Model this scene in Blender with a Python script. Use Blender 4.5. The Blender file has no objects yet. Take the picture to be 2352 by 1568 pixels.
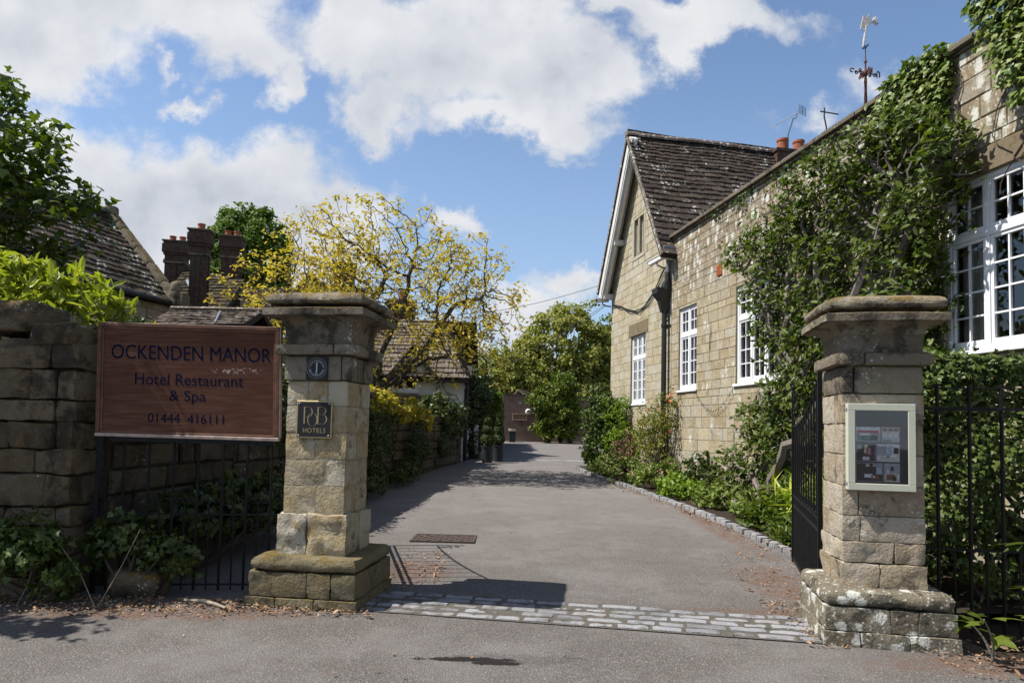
import bpy, math, random
import numpy as np
from mathutils import Vector, Matrix, noise as MN
random.seed(7)
rng = np.random.default_rng(7)
SC = bpy.context.scene
COL = SC.collection
R = math.radians

# ------------------------------------------------------------------ camera
PITCH, ROLL, EYE = .052, .022, 1.55
cF = Vector((0, math.cos(PITCH), math.sin(PITCH)))
r0 = Vector((1, 0, 0)); u0 = Vector((0, -math.sin(PITCH), math.cos(PITCH)))
cR = r0*math.cos(ROLL)+u0*math.sin(ROLL); cU = -r0*math.sin(ROLL)+u0*math.cos(ROLL)
cam = bpy.data.cameras.new('camera'); cam.lens = 24; cam.sensor_width = 36; cam.shift_y = 113/2352
cam.clip_end = 3000
co = bpy.data.objects.new('camera', cam); COL.objects.link(co)
m4 = Matrix((cR, cU, -cF)).transposed().to_4x4(); m4.translation = (0, 0, EYE); co.matrix_world = m4
SC.camera = co

# ------------------------------------------------------------------ light, sky, exposure
SUN_EL, SUN_AZ = R(56), R(7)           # light travels towards +X, a little towards +Y
ld = Vector((math.cos(SUN_AZ)*math.cos(SUN_EL), math.sin(SUN_AZ)*math.cos(SUN_EL), -math.sin(SUN_EL)))
sl = bpy.data.lights.new('sun', 'SUN'); sl.energy = 5.0; sl.angle = R(.5); sl.color = (1, .955, .885)
so = bpy.data.objects.new('sun', sl); COL.objects.link(so)
so.rotation_euler = (-ld).to_track_quat('Z', 'Y').to_euler(); so.location = (-20, 0, 30)
SC.view_settings.view_transform = 'Standard'; SC.view_settings.look = 'None'
SC.view_settings.exposure = 0.78; SC.view_settings.gamma = 1
SC.cycles.max_bounces = 6; SC.cycles.transparent_max_bounces = 8
try:
    SC.cycles.use_denoising = True
except Exception:
    pass


class NT:
    """small node builder"""
    def __init__(s, tree): s.t = tree; s.t.nodes.clear()

    def n(s, typ, **kw):
        nd = s.t.nodes.new(typ)
        for k, v in kw.items(): setattr(nd, k, v)
        return nd

    def L(s, a, b): s.t.links.new(a, b)

    def put(s, sock, v):
        if hasattr(v, 'is_linked') or hasattr(v, 'links'): s.t.links.new(v, sock)
        else:
            if hasattr(sock.default_value, '__len__') and not hasattr(v, '__len__'): v = [v]*len(sock.default_value)
            if hasattr(v, '__len__') and len(v) == 3 and len(sock.default_value) == 4: v = (*v, 1)
            sock.default_value = v

    def math(s, op, a, b=0., c=0., clamp=False):
        nd = s.n('ShaderNodeMath', operation=op, use_clamp=clamp)
        for i, v in enumerate((a, b, c)): s.put(nd.inputs[i], v)
        return nd.outputs[0]

    def vm(s, op, a, b=(0, 0, 0)):
        nd = s.n('ShaderNodeVectorMath', operation=op)
        s.put(nd.inputs[0], a); s.put(nd.inputs[1], b)
        return nd.outputs['Value' if op in ('LENGTH', 'DOT_PRODUCT') else 'Vector']

    def mix(s, f, a, b, mode='MIX'):
        nd = s.n('ShaderNodeMix', data_type='RGBA', blend_type=mode)
        s.put(nd.inputs[0], f); s.put(nd.inputs[6], a); s.put(nd.inputs[7], b)
        return nd.outputs[2]

    def noise(s, vec, scale, detail=4, rough=.55, dist=0., out='Fac'):
        nd = s.n('ShaderNodeTexNoise'); nd.inputs['Scale'].default_value = scale
        nd.inputs['Detail'].default_value = detail; nd.inputs['Roughness'].default_value = rough
        nd.inputs['Distortion'].default_value = dist
        s.L(vec, nd.inputs['Vector']); return nd.outputs[out]

    def vor(s, vec, scale, feat='F1', rnd=1.):
        nd = s.n('ShaderNodeTexVoronoi', feature=feat); nd.inputs['Scale'].default_value = scale
        nd.inputs['Randomness'].default_value = rnd
        s.L(vec, nd.inputs['Vector']); return nd

    def ramp(s, f, lo, hi, a=0., b=1.):
        nd = s.n('ShaderNodeMapRange', interpolation_type='SMOOTHSTEP')
        s.put(nd.inputs[0], f)
        nd.inputs[1].default_value = lo; nd.inputs[2].default_value = hi
        nd.inputs[3].default_value = a; nd.inputs[4].default_value = b
        return nd.outputs[0]

    def cr(s, f, stops):
        nd = s.n('ShaderNodeValToRGB'); e = nd.color_ramp.elements
        while len(e) > 1: e.remove(e[-1])
        e[0].position = stops[0][0]; e[0].color = (*stops[0][1], 1)
        for p, c in stops[1:]:
            x = e.new(p); x.color = (*c, 1)
        s.put(nd.inputs[0], f); return nd.outputs[0]

    def bump(s, h, strength, dist=.01, nrm=None):
        nd = s.n('ShaderNodeBump'); nd.inputs['Strength'].default_value = strength
        nd.inputs['Distance'].default_value = dist; s.L(h, nd.inputs['Height'])
        if nrm is not None: s.L(nrm, nd.inputs['Normal'])
        return nd.outputs[0]


def d2dir(px, py):
    v = cF+cR*((px-1176)/1568)-cU*((py-784-113)/1568)
    return v.x/v.y, v.z/v.y


def make_world():
    w = bpy.data.worlds.new('World'); SC.world = w; w.use_nodes = True
    T = NT(w.node_tree)
    out = T.n('ShaderNodeOutputWorld'); bg = T.n('ShaderNodeBackground')
    sky = T.n('ShaderNodeTexSky', sky_type='NISHITA', sun_disc=False)
    sky.sun_elevation = SUN_EL; sky.sun_rotation = R(-90)-SUN_AZ+0; sky.altitude = 0
    sky.air_density = 1.0; sky.dust_density = .6; sky.ozone_density = 2.2
    tc = T.n('ShaderNodeTexCoord').outputs['Generated']
    sep = T.n('ShaderNodeSeparateXYZ'); T.L(tc, sep.inputs[0])
    yy = T.math('MAXIMUM', T.math('ABSOLUTE', sep.outputs[1]), .12)
    u = T.math('DIVIDE', sep.outputs[0], yy); v = T.math('DIVIDE', sep.outputs[2], yy)
    cmb = T.n('ShaderNodeCombineXYZ'); T.L(u, cmb.inputs[0]); T.L(v, cmb.inputs[1]); p = cmb.outputs[0]
    # warp the blob coordinates so that outlines billow
    wn = T.noise(p, 5.5, 7, .62, 0, 'Color')
    wv = T.vm('MULTIPLY', T.vm('SUBTRACT', wn, (.5, .5, .5)), (.34, .30, 0))
    pw = T.vm('ADD', p, wv)
    blobs = [(120, 40, 430, 150, 1), (430, 20, 330, 120, 1), (90, 150, 260, 90, .8), (640, 165, 75, 90, .75), (610, 60, 100, 80, .8),
             (330, 420, 340, 160, 1), (560, 410, 270, 130, 1), (720, 480, 190, 120, 1), (250, 600, 480, 150, 1), (600, 600, 300, 150, 1), (110, 400, 260, 170, 1),
             (850, 60, 150, 110, .9), (980, 90, 210, 160, 1), (1180, 130, 250, 170, 1), (1330, 150, 170, 120, 1), (1180, 270, 240, 90, .95),
             (900, 240, 110, 70, .7), (1350, 10, 420, 60, .9), (1620, 30, 260, 85, .85), (1030, 510, 85, 55, .8), (1080, 830, 260, 70, .95),
             (1330, 665, 120, 55, .75), (1200, 730, 150, 60, .7), (1975, 175, 70, 75, .36), (1850, 290, 90, 35, .3), (420, 210, 70, 30, .45), (1290, 350, 70, 22, .3)]
    B = None
    for (px, py, rx, ry, wgt) in blobs:
        cu, cv = d2dir(px, py)
        d = T.vm('MULTIPLY', T.vm('SUBTRACT', pw, (cu, cv, 0)), (1568/rx, 1568/ry, 0))
        b = T.math('MULTIPLY', T.math('SUBTRACT', 1., T.vm('LENGTH', d)), wgt)
        B = b if B is None else T.math('SMOOTH_MAX', B, b, .25)
    front = T.ramp(sep.outputs[1], 0., .2)
    B = T.math('ADD', T.math('MULTIPLY', B, front), T.math('MULTIPLY', T.math('SUBTRACT', 1., front), .05))
    fb = T.noise(p, 6.0, 9, .62)
    dens = T.math('ADD', B, T.math('MULTIPLY', T.math('SUBTRACT', fb, .5), 1.5))
    mask = T.ramp(dens, -.14, .46)
    big = T.noise(p, 2.6, 5, .55)
    thick = T.ramp(dens, .25, .95)
    g1 = T.noise(p, 4.2, 6, .5); g2 = T.noise(T.vm('ADD', p, (-.04, .06, 0)), 4.2, 6, .5)
    lit = T.math('ADD', .80, T.math('MULTIPLY', T.math('SUBTRACT', g1, g2), 2.6))
    lit = T.math('SUBTRACT', lit, T.math('MULTIPLY', thick, T.ramp(big, .42, .66, 0., .42)))
    lit = T.math('MAXIMUM', T.math('MINIMUM', lit, 1.), 0.)
    ccol = T.cr(lit, [(0., (.39, .42, .48)), (.45, (.50, .525, .575)), (1., (.64, .65, .675))])
    skyc = T.vm('MULTIPLY', sky.outputs[0], (.130, .132, .134))
    pale = T.ramp(v, .0, .62, .55, 0.)
    skyc = T.mix(pale, skyc, (.33, .455, .645))
    res = T.mix(mask, skyc, T.vm('MULTIPLY', ccol, (1., 1., 1.)))
    # Background strength .1: colours are divided by it
    T.L(T.vm('MULTIPLY', res, (7.4, 7.4, 7.4)), bg.inputs[0]); bg.inputs[1].default_value = .1
    T.L(bg.outputs[0], out.inputs[0])


make_world()

# ------------------------------------------------------------------ terrain height and pixel -> place helpers (measuring aids)
def gz(Y): return max(0., .022*(Y-6))


def ray(px, py): return cF+cR*((px-1176)/1568)-cU*((py-784-113)/1568)


def at(px, py, Y):
    d = ray(px, py); return Vector((0, 0, EYE))+d*(Y/d.y)


def gnd(px, py):
    d = ray(px, py); Y = 6.
    for _ in range(50): Y = .5*Y+.5*(gz(Y)-EYE)/d.z*d.y
    q = Vector((0, 0, EYE))+d*(Y/d.y); return Vector((q.x, q.y, gz(q.y)))


# ------------------------------------------------------------------ mesh builder
class MB:
    def __init__(s): s.V = []; s.F = []; s.n = 0

    def add(s, V, F):
        V = np.asarray(V, float).reshape(-1, 3)
        if isinstance(F, np.ndarray): s.F.append(F+s.n)
        else:
            by = {}
            for f in F: by.setdefault(len(f), []).append(f)
            for k, fs in by.items(): s.F.append(np.array(fs)+s.n)
        s.V.append(V); s.n += len(V)

    def build(s, name, mat, parent=None, smooth=False):
        me = bpy.data.meshes.new(name)
        if s.V:
            V = np.concatenate(s.V); me.vertices.add(len(V)); me.vertices.foreach_set('co', V.ravel())
            tot = np.concatenate([np.full(len(f), f.shape[1]) for f in s.F]); idx = np.concatenate([f.ravel() for f in s.F])
            st = np.concatenate([[0], np.cumsum(tot)[:-1]])
            me.loops.add(len(idx)); me.loops.foreach_set('vertex_index', idx.astype(np.int32))
            me.polygons.add(len(tot)); me.polygons.foreach_set('loop_start', st.astype(np.int32))
            me.polygons.foreach_set('loop_total', tot.astype(np.int32))
            me.polygons.foreach_set('use_smooth', np.full(len(tot), bool(smooth)))
            me.update(calc_edges=True)
            if smooth and len(tot) < 60000: me.set_sharp_from_angle(angle=.55)
        me.materials.append(mat)
        o = bpy.data.objects.new(name, me); COL.objects.link(o)
        if parent is not None: o.parent = parent
        return o


BOXF = [(0, 1, 2, 3), (7, 6, 5, 4), (0, 4, 5, 1), (1, 5, 6, 2), (2, 6, 7, 3), (3, 7, 4, 0)]


class Fr:
    """local frame: origin, u, v, w axes"""
    def __init__(s, o, u, v, w): s.o = np.array(o, float); s.M = np.array([list(u), list(v), list(w)], float)

    def __call__(s, P): return np.asarray(P, float)@s.M+s.o


def rotfr(x, y, deg, z=0):
    a = R(deg)
    return Fr((x, y, z), (math.cos(a), math.sin(a), 0), (-math.sin(a), math.cos(a), 0), (0, 0, 1))


WORLD = Fr((0, 0, 0), (1, 0, 0), (0, 1, 0), (0, 0, 1))


def box(mb, lo, hi, fr=WORLD):
    (a, b, c), (d, e, f) = lo, hi
    P = [(a, b, c), (a, e, c), (d, e, c), (d, b, c), (a, b, f), (a, e, f), (d, e, f), (d, b, f)]
    mb.add(fr(P), BOXF)


def bbox(mb, lo, hi, fr=WORLD, bv=.006):
    """box with chamfered edges"""
    lo = np.array(lo, float); hi = np.array(hi, float); c = (lo+hi)/2; h = (hi-lo)/2; bv = min(bv, h.min()*.45)
    P = []; ix = {}
    for sx in (-1, 1):
        for sy in (-1, 1):
            for sz in (-1, 1):
                for ax in range(3):
                    q = h.copy()
                    for k in range(3):
                        if k != ax: q[k] -= bv
                    ix[(sx, sy, sz, ax)] = len(P); P.append(c+q*np.array((sx, sy, sz)))
    F = []
    for ax in range(3):
        o1, o2 = [(1, 2), (2, 0), (0, 1)][ax]
        for s_ in (-1, 1):
            ring = []
            for a_, b_ in ((-1, -1), (1, -1), (1, 1), (-1, 1)):
                k = [0, 0, 0]; k[ax] = s_; k[o1] = a_; k[o2] = b_; ring.append(ix[(*k, ax)])
            F.append(ring if s_ > 0 else ring[::-1])
    for ax in range(3):
        o1, o2 = [(1, 2), (2, 0), (0, 1)][ax]
        for a_ in (-1, 1):
            for b_ in (-1, 1):
                def K(s_, w_):
                    k = [0, 0, 0]; k[ax] = s_; k[o1] = a_; k[o2] = b_; return ix[(*k, w_)]
                f = [K(-1, o1), K(1, o1), K(1, o2), K(-1, o2)]
                F.append(f if a_*b_ > 0 else f[::-1])
    for sx in (-1, 1):
        for sy in (-1, 1):
            for sz in (-1, 1):
                f = [ix[(sx, sy, sz, k)] for k in range(3)]
                F.append(f if sx*sy*sz > 0 else f[::-1])
    mb.add(fr(P), F)


def rough(mb, c, size, fr=WORLD, r=.03, amp=.008, seed=0, seg=.05, fq=7., maxn=14):
    """weathered stone block: rounded, knocked about; one island"""
    sx, sy, sz = size; n = [min(maxn, max(2, int(round(q/seg)))) for q in size]
    ix = {}; P = []; h = np.array(size)/2; rr = min(r, h.min()*.95)
    off = Vector((seed*3.17, seed*1.3, seed*.7))

    def vid(i, j, k):
        t = (i, j, k)
        if t in ix: return ix[t]
        p = np.array([(i/n[0]-.5)*sx, (j/n[1]-.5)*sy, (k/n[2]-.5)*sz])
        q = np.clip(p, -(h-rr), h-rr); d = p-q; l = np.linalg.norm(d)
        if l > 1e-9: p = q+d/l*rr*min(1, l/rr if l < rr else 1)
        w = Vector(p+np.array(c))*fq+off
        dn = p/(np.linalg.norm(p/h)*h+1e-9); dn = p/(np.linalg.norm(p)+1e-9)
        a = MN.noise(w)*amp+MN.noise(w*2.7)*amp*.5
        p = p+dn*a+np.array(MN.noise_vector(w*.7))*amp*.5
        ix[t] = len(P); P.append(p+np.array(c)); return ix[t]
    F = []
    for i in range(n[0]):
        for j in range(n[1]):
            F.append((vid(i, j, 0), vid(i, j+1, 0), vid(i+1, j+1, 0), vid(i+1, j, 0)))
            F.append((vid(i, j, n[2]), vid(i+1, j, n[2]), vid(i+1, j+1, n[2]), vid(i, j+1, n[2])))
    for i in range(n[0]):
        for k in range(n[2]):
            F.append((vid(i, 0, k), vid(i+1, 0, k), vid(i+1, 0, k+1), vid(i, 0, k+1)))
            F.append((vid(i, n[1], k), vid(i, n[1], k+1), vid(i+1, n[1], k+1), vid(i+1, n[1], k)))
    for j in range(n[1]):
        for k in range(n[2]):
            F.append((vid(0, j, k), vid(0, j, k+1), vid(0, j+1, k+1), vid(0, j+1, k)))
            F.append((vid(n[0], j, k), vid(n[0], j+1, k), vid(n[0], j+1, k+1), vid(n[0], j, k+1)))
    mb.add(fr(P), F)


def tube(mb, pts, rad, n=6, cap=True):
    P = [np.array(p, float) for p in pts]; m = len(P)
    if not hasattr(rad, '__len__'): rad = [rad]*m
    V = []; prev = None
    for i in range(m):
        t = P[min(i+1, m-1)]-P[max(i-1, 0)]; t /= (np.linalg.norm(t)+1e-12)
        if prev is None:
            a = np.array((0, 0, 1.)) if abs(t[2]) < .9 else np.array((1., 0, 0)); u = np.cross(t, a)
        else: u = prev-t*np.dot(prev, t)
        u /= (np.linalg.norm(u)+1e-12); prev = u; w = np.cross(t, u)
        for k in range(n):
            a = 2*math.pi*k/n; V.append(P[i]+(u*math.cos(a)+w*math.sin(a))*rad[i])
    F = [(i*n+k, i*n+(k+1) % n, (i+1)*n+(k+1) % n, (i+1)*n+k) for i in range(m-1) for k in range(n)]
    mb.add(V, F)
    if cap: mb.add(V[-n:], [tuple(range(n))]); mb.add(V[:n], [tuple(range(n))[::-1]])


def lathe(mb, prof, fr, n=16):
    V = [(r*math.cos(2*math.pi*k/n), r*math.sin(2*math.pi*k/n), z) for r, z in prof for k in range(n)]
    F = [(i*n+k, i*n+(k+1) % n, (i+1)*n+(k+1) % n, (i+1)*n+k) for i in range(len(prof)-1) for k in range(n)]
    mb.add(fr(V), F)


def prism(mb, poly, d0, d1, fr):
    n = len(poly); V = [(x, y, d0) for x, y in poly]+[(x, y, d1) for x, y in poly]
    F = [tuple(range(n))[::-1], tuple(range(n, 2*n))]+[(i, (i+1) % n, n+(i+1) % n, n+i) for i in range(n)]
    mb.add(fr(V), F)


def clip(poly, a, b, c):
    """keep a*x+b*y<=c"""
    out = []
    for i in range(len(poly)):
        p, q = poly[i], poly[(i+1) % len(poly)]
        dp, dq = a*p[0]+b*p[1]-c, a*q[0]+b*q[1]-c
        if dp <= 0: out.append(p)
        if dp*dq < 0:
            t = dp/(dp-dq); out.append((p[0]+(q[0]-p[0])*t, p[1]+(q[1]-p[1])*t))
    return out


def block(mb, poly, depth, fr, inset=.006, jit=0.):
    """stone face: polygon in (u,v), stands out by depth along w, arris taken off"""
    n = len(poly)
    if n < 3: return
    cx = sum(p[0] for p in poly)/n; cy = sum(p[1] for p in poly)/n
    V = [(x, y, 0) for x, y in poly]+[(x, y, depth-inset) for x, y in poly]
    for x, y in poly:
        dx, dy = cx-x, cy-y
        V.append((x+math.copysign(min(inset, abs(dx)), dx), y+math.copysign(min(inset, abs(dy)), dy), depth+random.uniform(-jit, jit)))
    F = [(i, (i+1) % n, n+(i+1) % n, n+i) for i in range(n)]+[(n+i, n+(i+1) % n, 2*n+(i+1) % n, 2*n+i) for i in range(n)]+[tuple(range(2*n, 3*n))]
    mb.add(fr(V), F)


def ashlar(mb, u0_, u1_, z0, z1, fr, openings=(), ch=(.2, .27), bw=(.25, .6), depth=(.012, .022), inset=.006, joint=.004, halfs=(), wob=.006, jit=.002):
    z = z0; rows = []
    while z < z1-.03:
        h = random.uniform(*ch); zt = min(z+h, z1)
        if z1-zt < .08: zt = z1
        u = u0_-random.uniform(0, bw[1])
        while u < u1_:
            w = random.uniform(*bw); a, b = max(u, u0_), min(u+w, u1_); u += w
            if b-a < .04: continue
            pieces = [(a, b, z, zt)]
            for (oa, ob, oc, od) in openings:
                new = []
                for (p, q, r_, s_) in pieces:
                    if q <= oa or p >= ob or s_ <= oc or r_ >= od: new.append((p, q, r_, s_)); continue
                    if p < oa: new.append((p, oa, r_, s_))
                    if q > ob: new.append((ob, q, r_, s_))
                    if r_ < oc: new.append((max(p, oa), min(q, ob), r_, oc))
                    if s_ > od: new.append((max(p, oa), min(q, ob), od, s_))
                pieces = new
            for (p, q, r_, s_) in pieces:
                if q-p < .03 or s_-r_ < .03: continue
                j = lambda: random.uniform(0, wob)
                poly = [(p+joint+j(), r_+joint+j()), (q-joint-j(), r_+joint+j()), (q-joint-j(), s_-joint-j()), (p+joint+j(), s_-joint-j())]
                for hp in halfs:
                    if poly: poly = clip(poly, *hp)
                if len(poly) >= 3: block(mb, poly, random.uniform(*depth), fr, inset, jit)
        z = zt


def slates(mb, fr, W, Lh, expo=(.24, .13), tw=(.22, .42), th=.02, inside=None, jit=.035):
    """stone slates on a slope: u along eave, v up the slope, w normal"""
    v = 0.
    while v < Lh:
        f = v/Lh; e = (expo[0]*(1-f)+expo[1]*f)*random.uniform(.85, 1.15); u = -random.uniform(0, tw[1])
        while u < W:
            w = random.uniform(*tw)*(1-.3*f); a, b = max(u, 0)+.004, min(u+w, W)-.004; u += w
            if b-a < .03: continue
            if inside and not inside((a+b)/2, v+e/2): continue
            d = random.uniform(-jit, jit)*.6; t = th*random.uniform(.7, 1.3); v0 = v+d; v1 = v+e+.05
            q = random.uniform(-.010, .010); q2 = random.uniform(-.012, .012)
            P = [(a, v0+q2, .026+q), (b, v0-q2, .026-q), (b, v1, .004), (a, v1, .004),
                 (a+.008, v0+.008+q2, .026+t+q), (b-.008, v0+.008-q2, .026+t-q), (b-.008, v1, .004+t*.5), (a+.008, v1, .004+t*.5)]
            mb.add(fr(P), [(3, 2, 1, 0), (4, 5, 6, 7), (0, 1, 5, 4), (1, 2, 6, 5), (2, 3, 7, 6), (3, 0, 4, 7)])
        v += e


# ------------------------------------------------------------------ leaves
TPL = {
    'oval': ([(0, 0, 0), (.2, .28, .05), (.2, .68, .04), (0, 1, -.04), (-.2, .68, .04), (-.2, .28, .05)], [(0, 1, 2, 3), (0, 3, 4, 5)]),
    'lance': ([(0, 0, 0), (.11, .3, .04), (.1, .7, .02), (0, 1, -.1), (-.1, .7, .02), (-.11, .3, .04)], [(0, 1, 2, 3), (0, 3, 4, 5)]),
    'blade': ([(0, 0, 0), (.035, .5, .12), (0, 1, -.1), (-.035, .5, .12)], [(0, 1, 2, 3)]),
    'ivy': ([(0, .32, .04), (0, .05, 0), (.32, 0, -.02), (.48, .34, -.03), (.2, .46, 0), (0, .95, -.05), (-.2, .46, 0), (-.48, .34, -.03), (-.32, 0, -.02)],
            [(0, 1, 2), (0, 2, 3), (0, 3, 4), (0, 4, 5), (0, 5, 6), (0, 6, 7), (0, 7, 8), (0, 8, 1)]),
    'fig': ([(0, .35, .05), (0, 0, 0), (.2, .12, .02), (.42, .5, -.05), (.15, .5, .02), (.12, .75, 0), (0, 1.05, -.08), (-.12, .75, 0), (-.15, .5, .02), (-.42, .5, -.05), (-.2, .12, .02)],
            [(0, 1, 2), (0, 2, 3), (0, 3, 4), (0, 4, 5), (0, 5, 6), (0, 6, 7), (0, 7, 8), (0, 8, 9), (0, 9, 10), (0, 10, 1)]),
    'petal': ([(0, 0, 0), (.5, .3, .1), (.3, .9, .2), (-.3, .9, .2), (-.5, .3, .1)], [(0, 1, 2, 3, 4)]),
    'tri': ([(0, 0, 0), (.35, .5, .05), (0, 1, 0), (-.35, .5, .05)], [(0, 1, 2, 3)]),
}


def unit(a): return a/(np.linalg.norm(a, axis=-1, keepdims=True)+1e-9)


def leaf_mb(mb, pos, nrm, size, tpl='oval', axis=None, spread=.6, asp=1., droop=0.):
    """pos (N,3); nrm (N,3) mean facing; size scalar or (N,)"""
    pos = np.asarray(pos, float); N = len(pos)
    if N == 0: return
    n = unit(unit(np.broadcast_to(nrm, (N, 3)))+rng.normal(0, spread, (N, 3)))
    ax = rng.normal(0, 1, (N, 3)) if axis is None else np.broadcast_to(axis, (N, 3))+rng.normal(0, .45, (N, 3))
    ax = ax+np.array((0, 0, -droop)); ax = unit(ax-n*np.sum(ax*n, 1, keepdims=True)); sd = np.cross(ax, n)
    sz = (np.ones(N)*size*rng.uniform(.65, 1.25, N))[:, None, None]
    tv, tf = TPL[tpl]; tv = np.array(tv, float)
    V = pos[:, None, :]+sz*(tv[None, :, 0:1]*sd[:, None, :]*asp+tv[None, :, 1:2]*ax[:, None, :]+tv[None, :, 2:3]*n[:, None, :])
    k = len(tv); off = (np.arange(N)*k)[:, None, None]
    by = {}
    for f in tf: by.setdefault(len(f), []).append(f)
    base = mb.n; mb.V.append(V.reshape(-1, 3)); mb.n += N*k
    for q, fs in by.items(): mb.F.append((np.array(fs)[None]+off).reshape(-1, q)+base)


def ellip(N, c, r, shell=.6, up=-1.):
    d = unit(rng.normal(0, 1, (N, 3))); d = d[d[:, 2] > up]
    t = rng.uniform(shell, 1, (len(d), 1))
    return np.array(c)+d*t*np.array(r), unit(d/np.array(r))


def clumps(lobes, ncl, nl, cr_, shell=.72, up=-.75, jag=.25):
    """leaf positions gathered in clumps over a union of lobes: (centre, radii)"""
    P = []; Nn = []
    vol = np.array([(r[0]*r[1]+r[0]*r[2]+r[1]*r[2]) for c, r in lobes]); vol = vol/vol.sum()
    for (c, r), f in zip(lobes, vol):
        cc, nn = ellip(int(ncl*f*1.3)+1, c, r, shell, up)
        cc = cc+rng.normal(0, jag, cc.shape)
        keep = np.ones(len(cc), bool)
        for (c2, r2) in lobes:
            if c2 is c: continue
            keep &= (np.linalg.norm((cc-np.array(c2))/np.array(r2), axis=1) > .72)
        for q, n_ in zip(cc[keep], nn[keep]):
            m = max(3, int(nl*rng.uniform(.5, 1.4))); d = unit(rng.normal(0, 1, (m, 3)))
            P.append(q+d*rng.uniform(.2, 1, (m, 1))*cr_*rng.uniform(.7, 1.3)*np.array((1, 1, .75))); Nn.append(unit(n_*1.+d*.6+np.array((0, 0, .35))))
    return np.concatenate(P), np.concatenate(Nn)


def colonize(nodes0, par0, pts, step=.15, kill=.3, infl=3., iters=150, grav=0., wig=.25):
    """branch skeleton by space colonization: nodes, parents"""
    nodes = [np.array(q, float) for q in nodes0]; par = list(par0); A = np.array(pts, float)
    Nd = np.array(nodes); D = np.linalg.norm(A[:, None]-Nd[None], axis=2); j = D.argmin(1); dm = D[np.arange(len(A)), j]
    for it in range(iters):
        keep = dm > kill; A, j, dm = A[keep], j[keep], dm[keep]
        if len(A) == 0: break
        act = dm < max(infl, dm.min()+.3); Nd = np.array(nodes); new = []
        for k in np.unique(j[act]):
            v = unit(A[act & (j == k)]-Nd[k]).sum(0); v = unit(v[None])[0]+rng.normal(0, wig, 3)+np.array((0, 0, -grav))
            new.append((k, Nd[k]+unit(v[None])[0]*step))
        base = len(nodes)
        for k, q in new: nodes.append(q); par.append(int(k))
        NN = np.array([q for _, q in new]); D = np.linalg.norm(A[:, None]-NN[None], axis=2); jj = D.argmin(1); dd = D[np.arange(len(A)), jj]
        up = dd < dm; dm = np.where(up, dd, dm); j = np.where(up, jj+base, j)
    return np.array(nodes), par


def limbs(mb, nodes, par, tip=.006, power=2.3, rmax=.2, n=5):
    N = len(nodes); ch = [[] for _ in range(N)]
    for i, p in enumerate(par):
        if p >= 0: ch[p].append(i)
    rad = np.zeros(N)
    for i in range(N-1, -1, -1):
        rad[i] = tip if not ch[i] else min(rmax, sum(rad[c]**power for c in ch[i])**(1/power)+tip*.03)
    started = [(0, None)]
    while started:
        i, p = started.pop(); path = [] if p is None else [p]; path.append(i); cur = i
        while ch[cur]:
            c = sorted(ch[cur], key=lambda q: -rad[q])
            for o in c[1:]: started.append((o, cur))
            cur = c[0]; path.append(cur)
        if len(path) > 1:
            rr = [rad[q] for q in path]
            if p is not None: rr[0] = min(rr[0], rr[1]*1.3)
            tube(mb, [nodes[q] for q in path], rr, n if rr[0] > .02 else 4, cap=False)
    tips = [i for i in range(N) if not ch[i]]
    return rad, tips


# ------------------------------------------------------------------ object helpers
def tag(o, label=None, cat=None, group=None, kind=None):
    if label: o['label'] = label
    if cat: o['category'] = cat
    if group: o['group'] = group
    if kind: o['kind'] = kind
    return o


def empty(name, loc=(0, 0, 0), label=None, cat=None, group=None):
    o = bpy.data.objects.new(name, None); COL.objects.link(o); o.empty_display_size = .2
    tag(o, label, cat, group); o['_at'] = list(loc)
    return o


def settle():
    """put each thing's Empty at its base without moving its parts"""
    bpy.context.view_layer.update()
    for o in list(COL.objects):
        if o.type == 'EMPTY' and '_at' in o:
            v = Vector(o['_at']); del o['_at']
            if v.length == 0: continue
            o.location = v
            for c in o.children: c.matrix_parent_inverse = Matrix.Translation(-v)


def mesh1(name, fn, mat, parent=None, smooth=False):
    mb = MB(); fn(mb); return mb.build(name, mat, parent, smooth)


def text(name, s, mat, fr, cx, cz, width, height, parent, depth=.002, w=0., font_sp=1., bold=0.):
    cu = bpy.data.curves.new(name, 'FONT'); cu.body = s; cu.size = 1; cu.space_character = font_sp; cu.offset = bold
    cu.align_x = 'LEFT'; cu.resolution_u = 4; cu.extrude = 0
    t = bpy.data.objects.new('t', cu); COL.objects.link(t); dg = bpy.context.evaluated_depsgraph_get(); dg.update()
    me = bpy.data.meshes.new_from_object(t.evaluated_get(dg)); bpy.data.objects.remove(t)
    V = np.empty(len(me.vertices)*3); me.vertices.foreach_get('co', V); V = V.reshape(-1, 3)
    lo, hi = V.min(0), V.max(0); sx = width/(hi[0]-lo[0]); sy = height/(hi[1]-lo[1]) if height else sx
    X = (V[:, 0]-(lo[0]+hi[0])/2)*sx+cx; Z = (V[:, 1]-(lo[1]+hi[1])/2)*sy+cz
    P = fr(np.stack([X, Z, np.full(len(X), w+depth)], 1))
    me.vertices.foreach_set('co', P.ravel()); me.materials.clear(); me.materials.append(mat); me.update(); me.name = name
    o = bpy.data.objects.new(name, me); COL.objects.link(o); o.parent = parent
    return o


# ------------------------------------------------------------------ materials
def newmat(name, rough_=.8, spec=.3):
    m = bpy.data.materials.new(name); m.use_nodes = True; T = NT(m.node_tree)
    out = T.n('ShaderNodeOutputMaterial'); b = T.n('ShaderNodeBsdfPrincipled'); T.L(b.outputs[0], out.inputs[0])
    b.inputs['Roughness'].default_value = rough_; b.inputs['Specular IOR Level'].default_value = spec
    return m, T, b, out


def KK(c, k=.74, sat=1.):
    g = sum(c)/3; return tuple((g+(x-g)*sat)*k for x in c)


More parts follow.
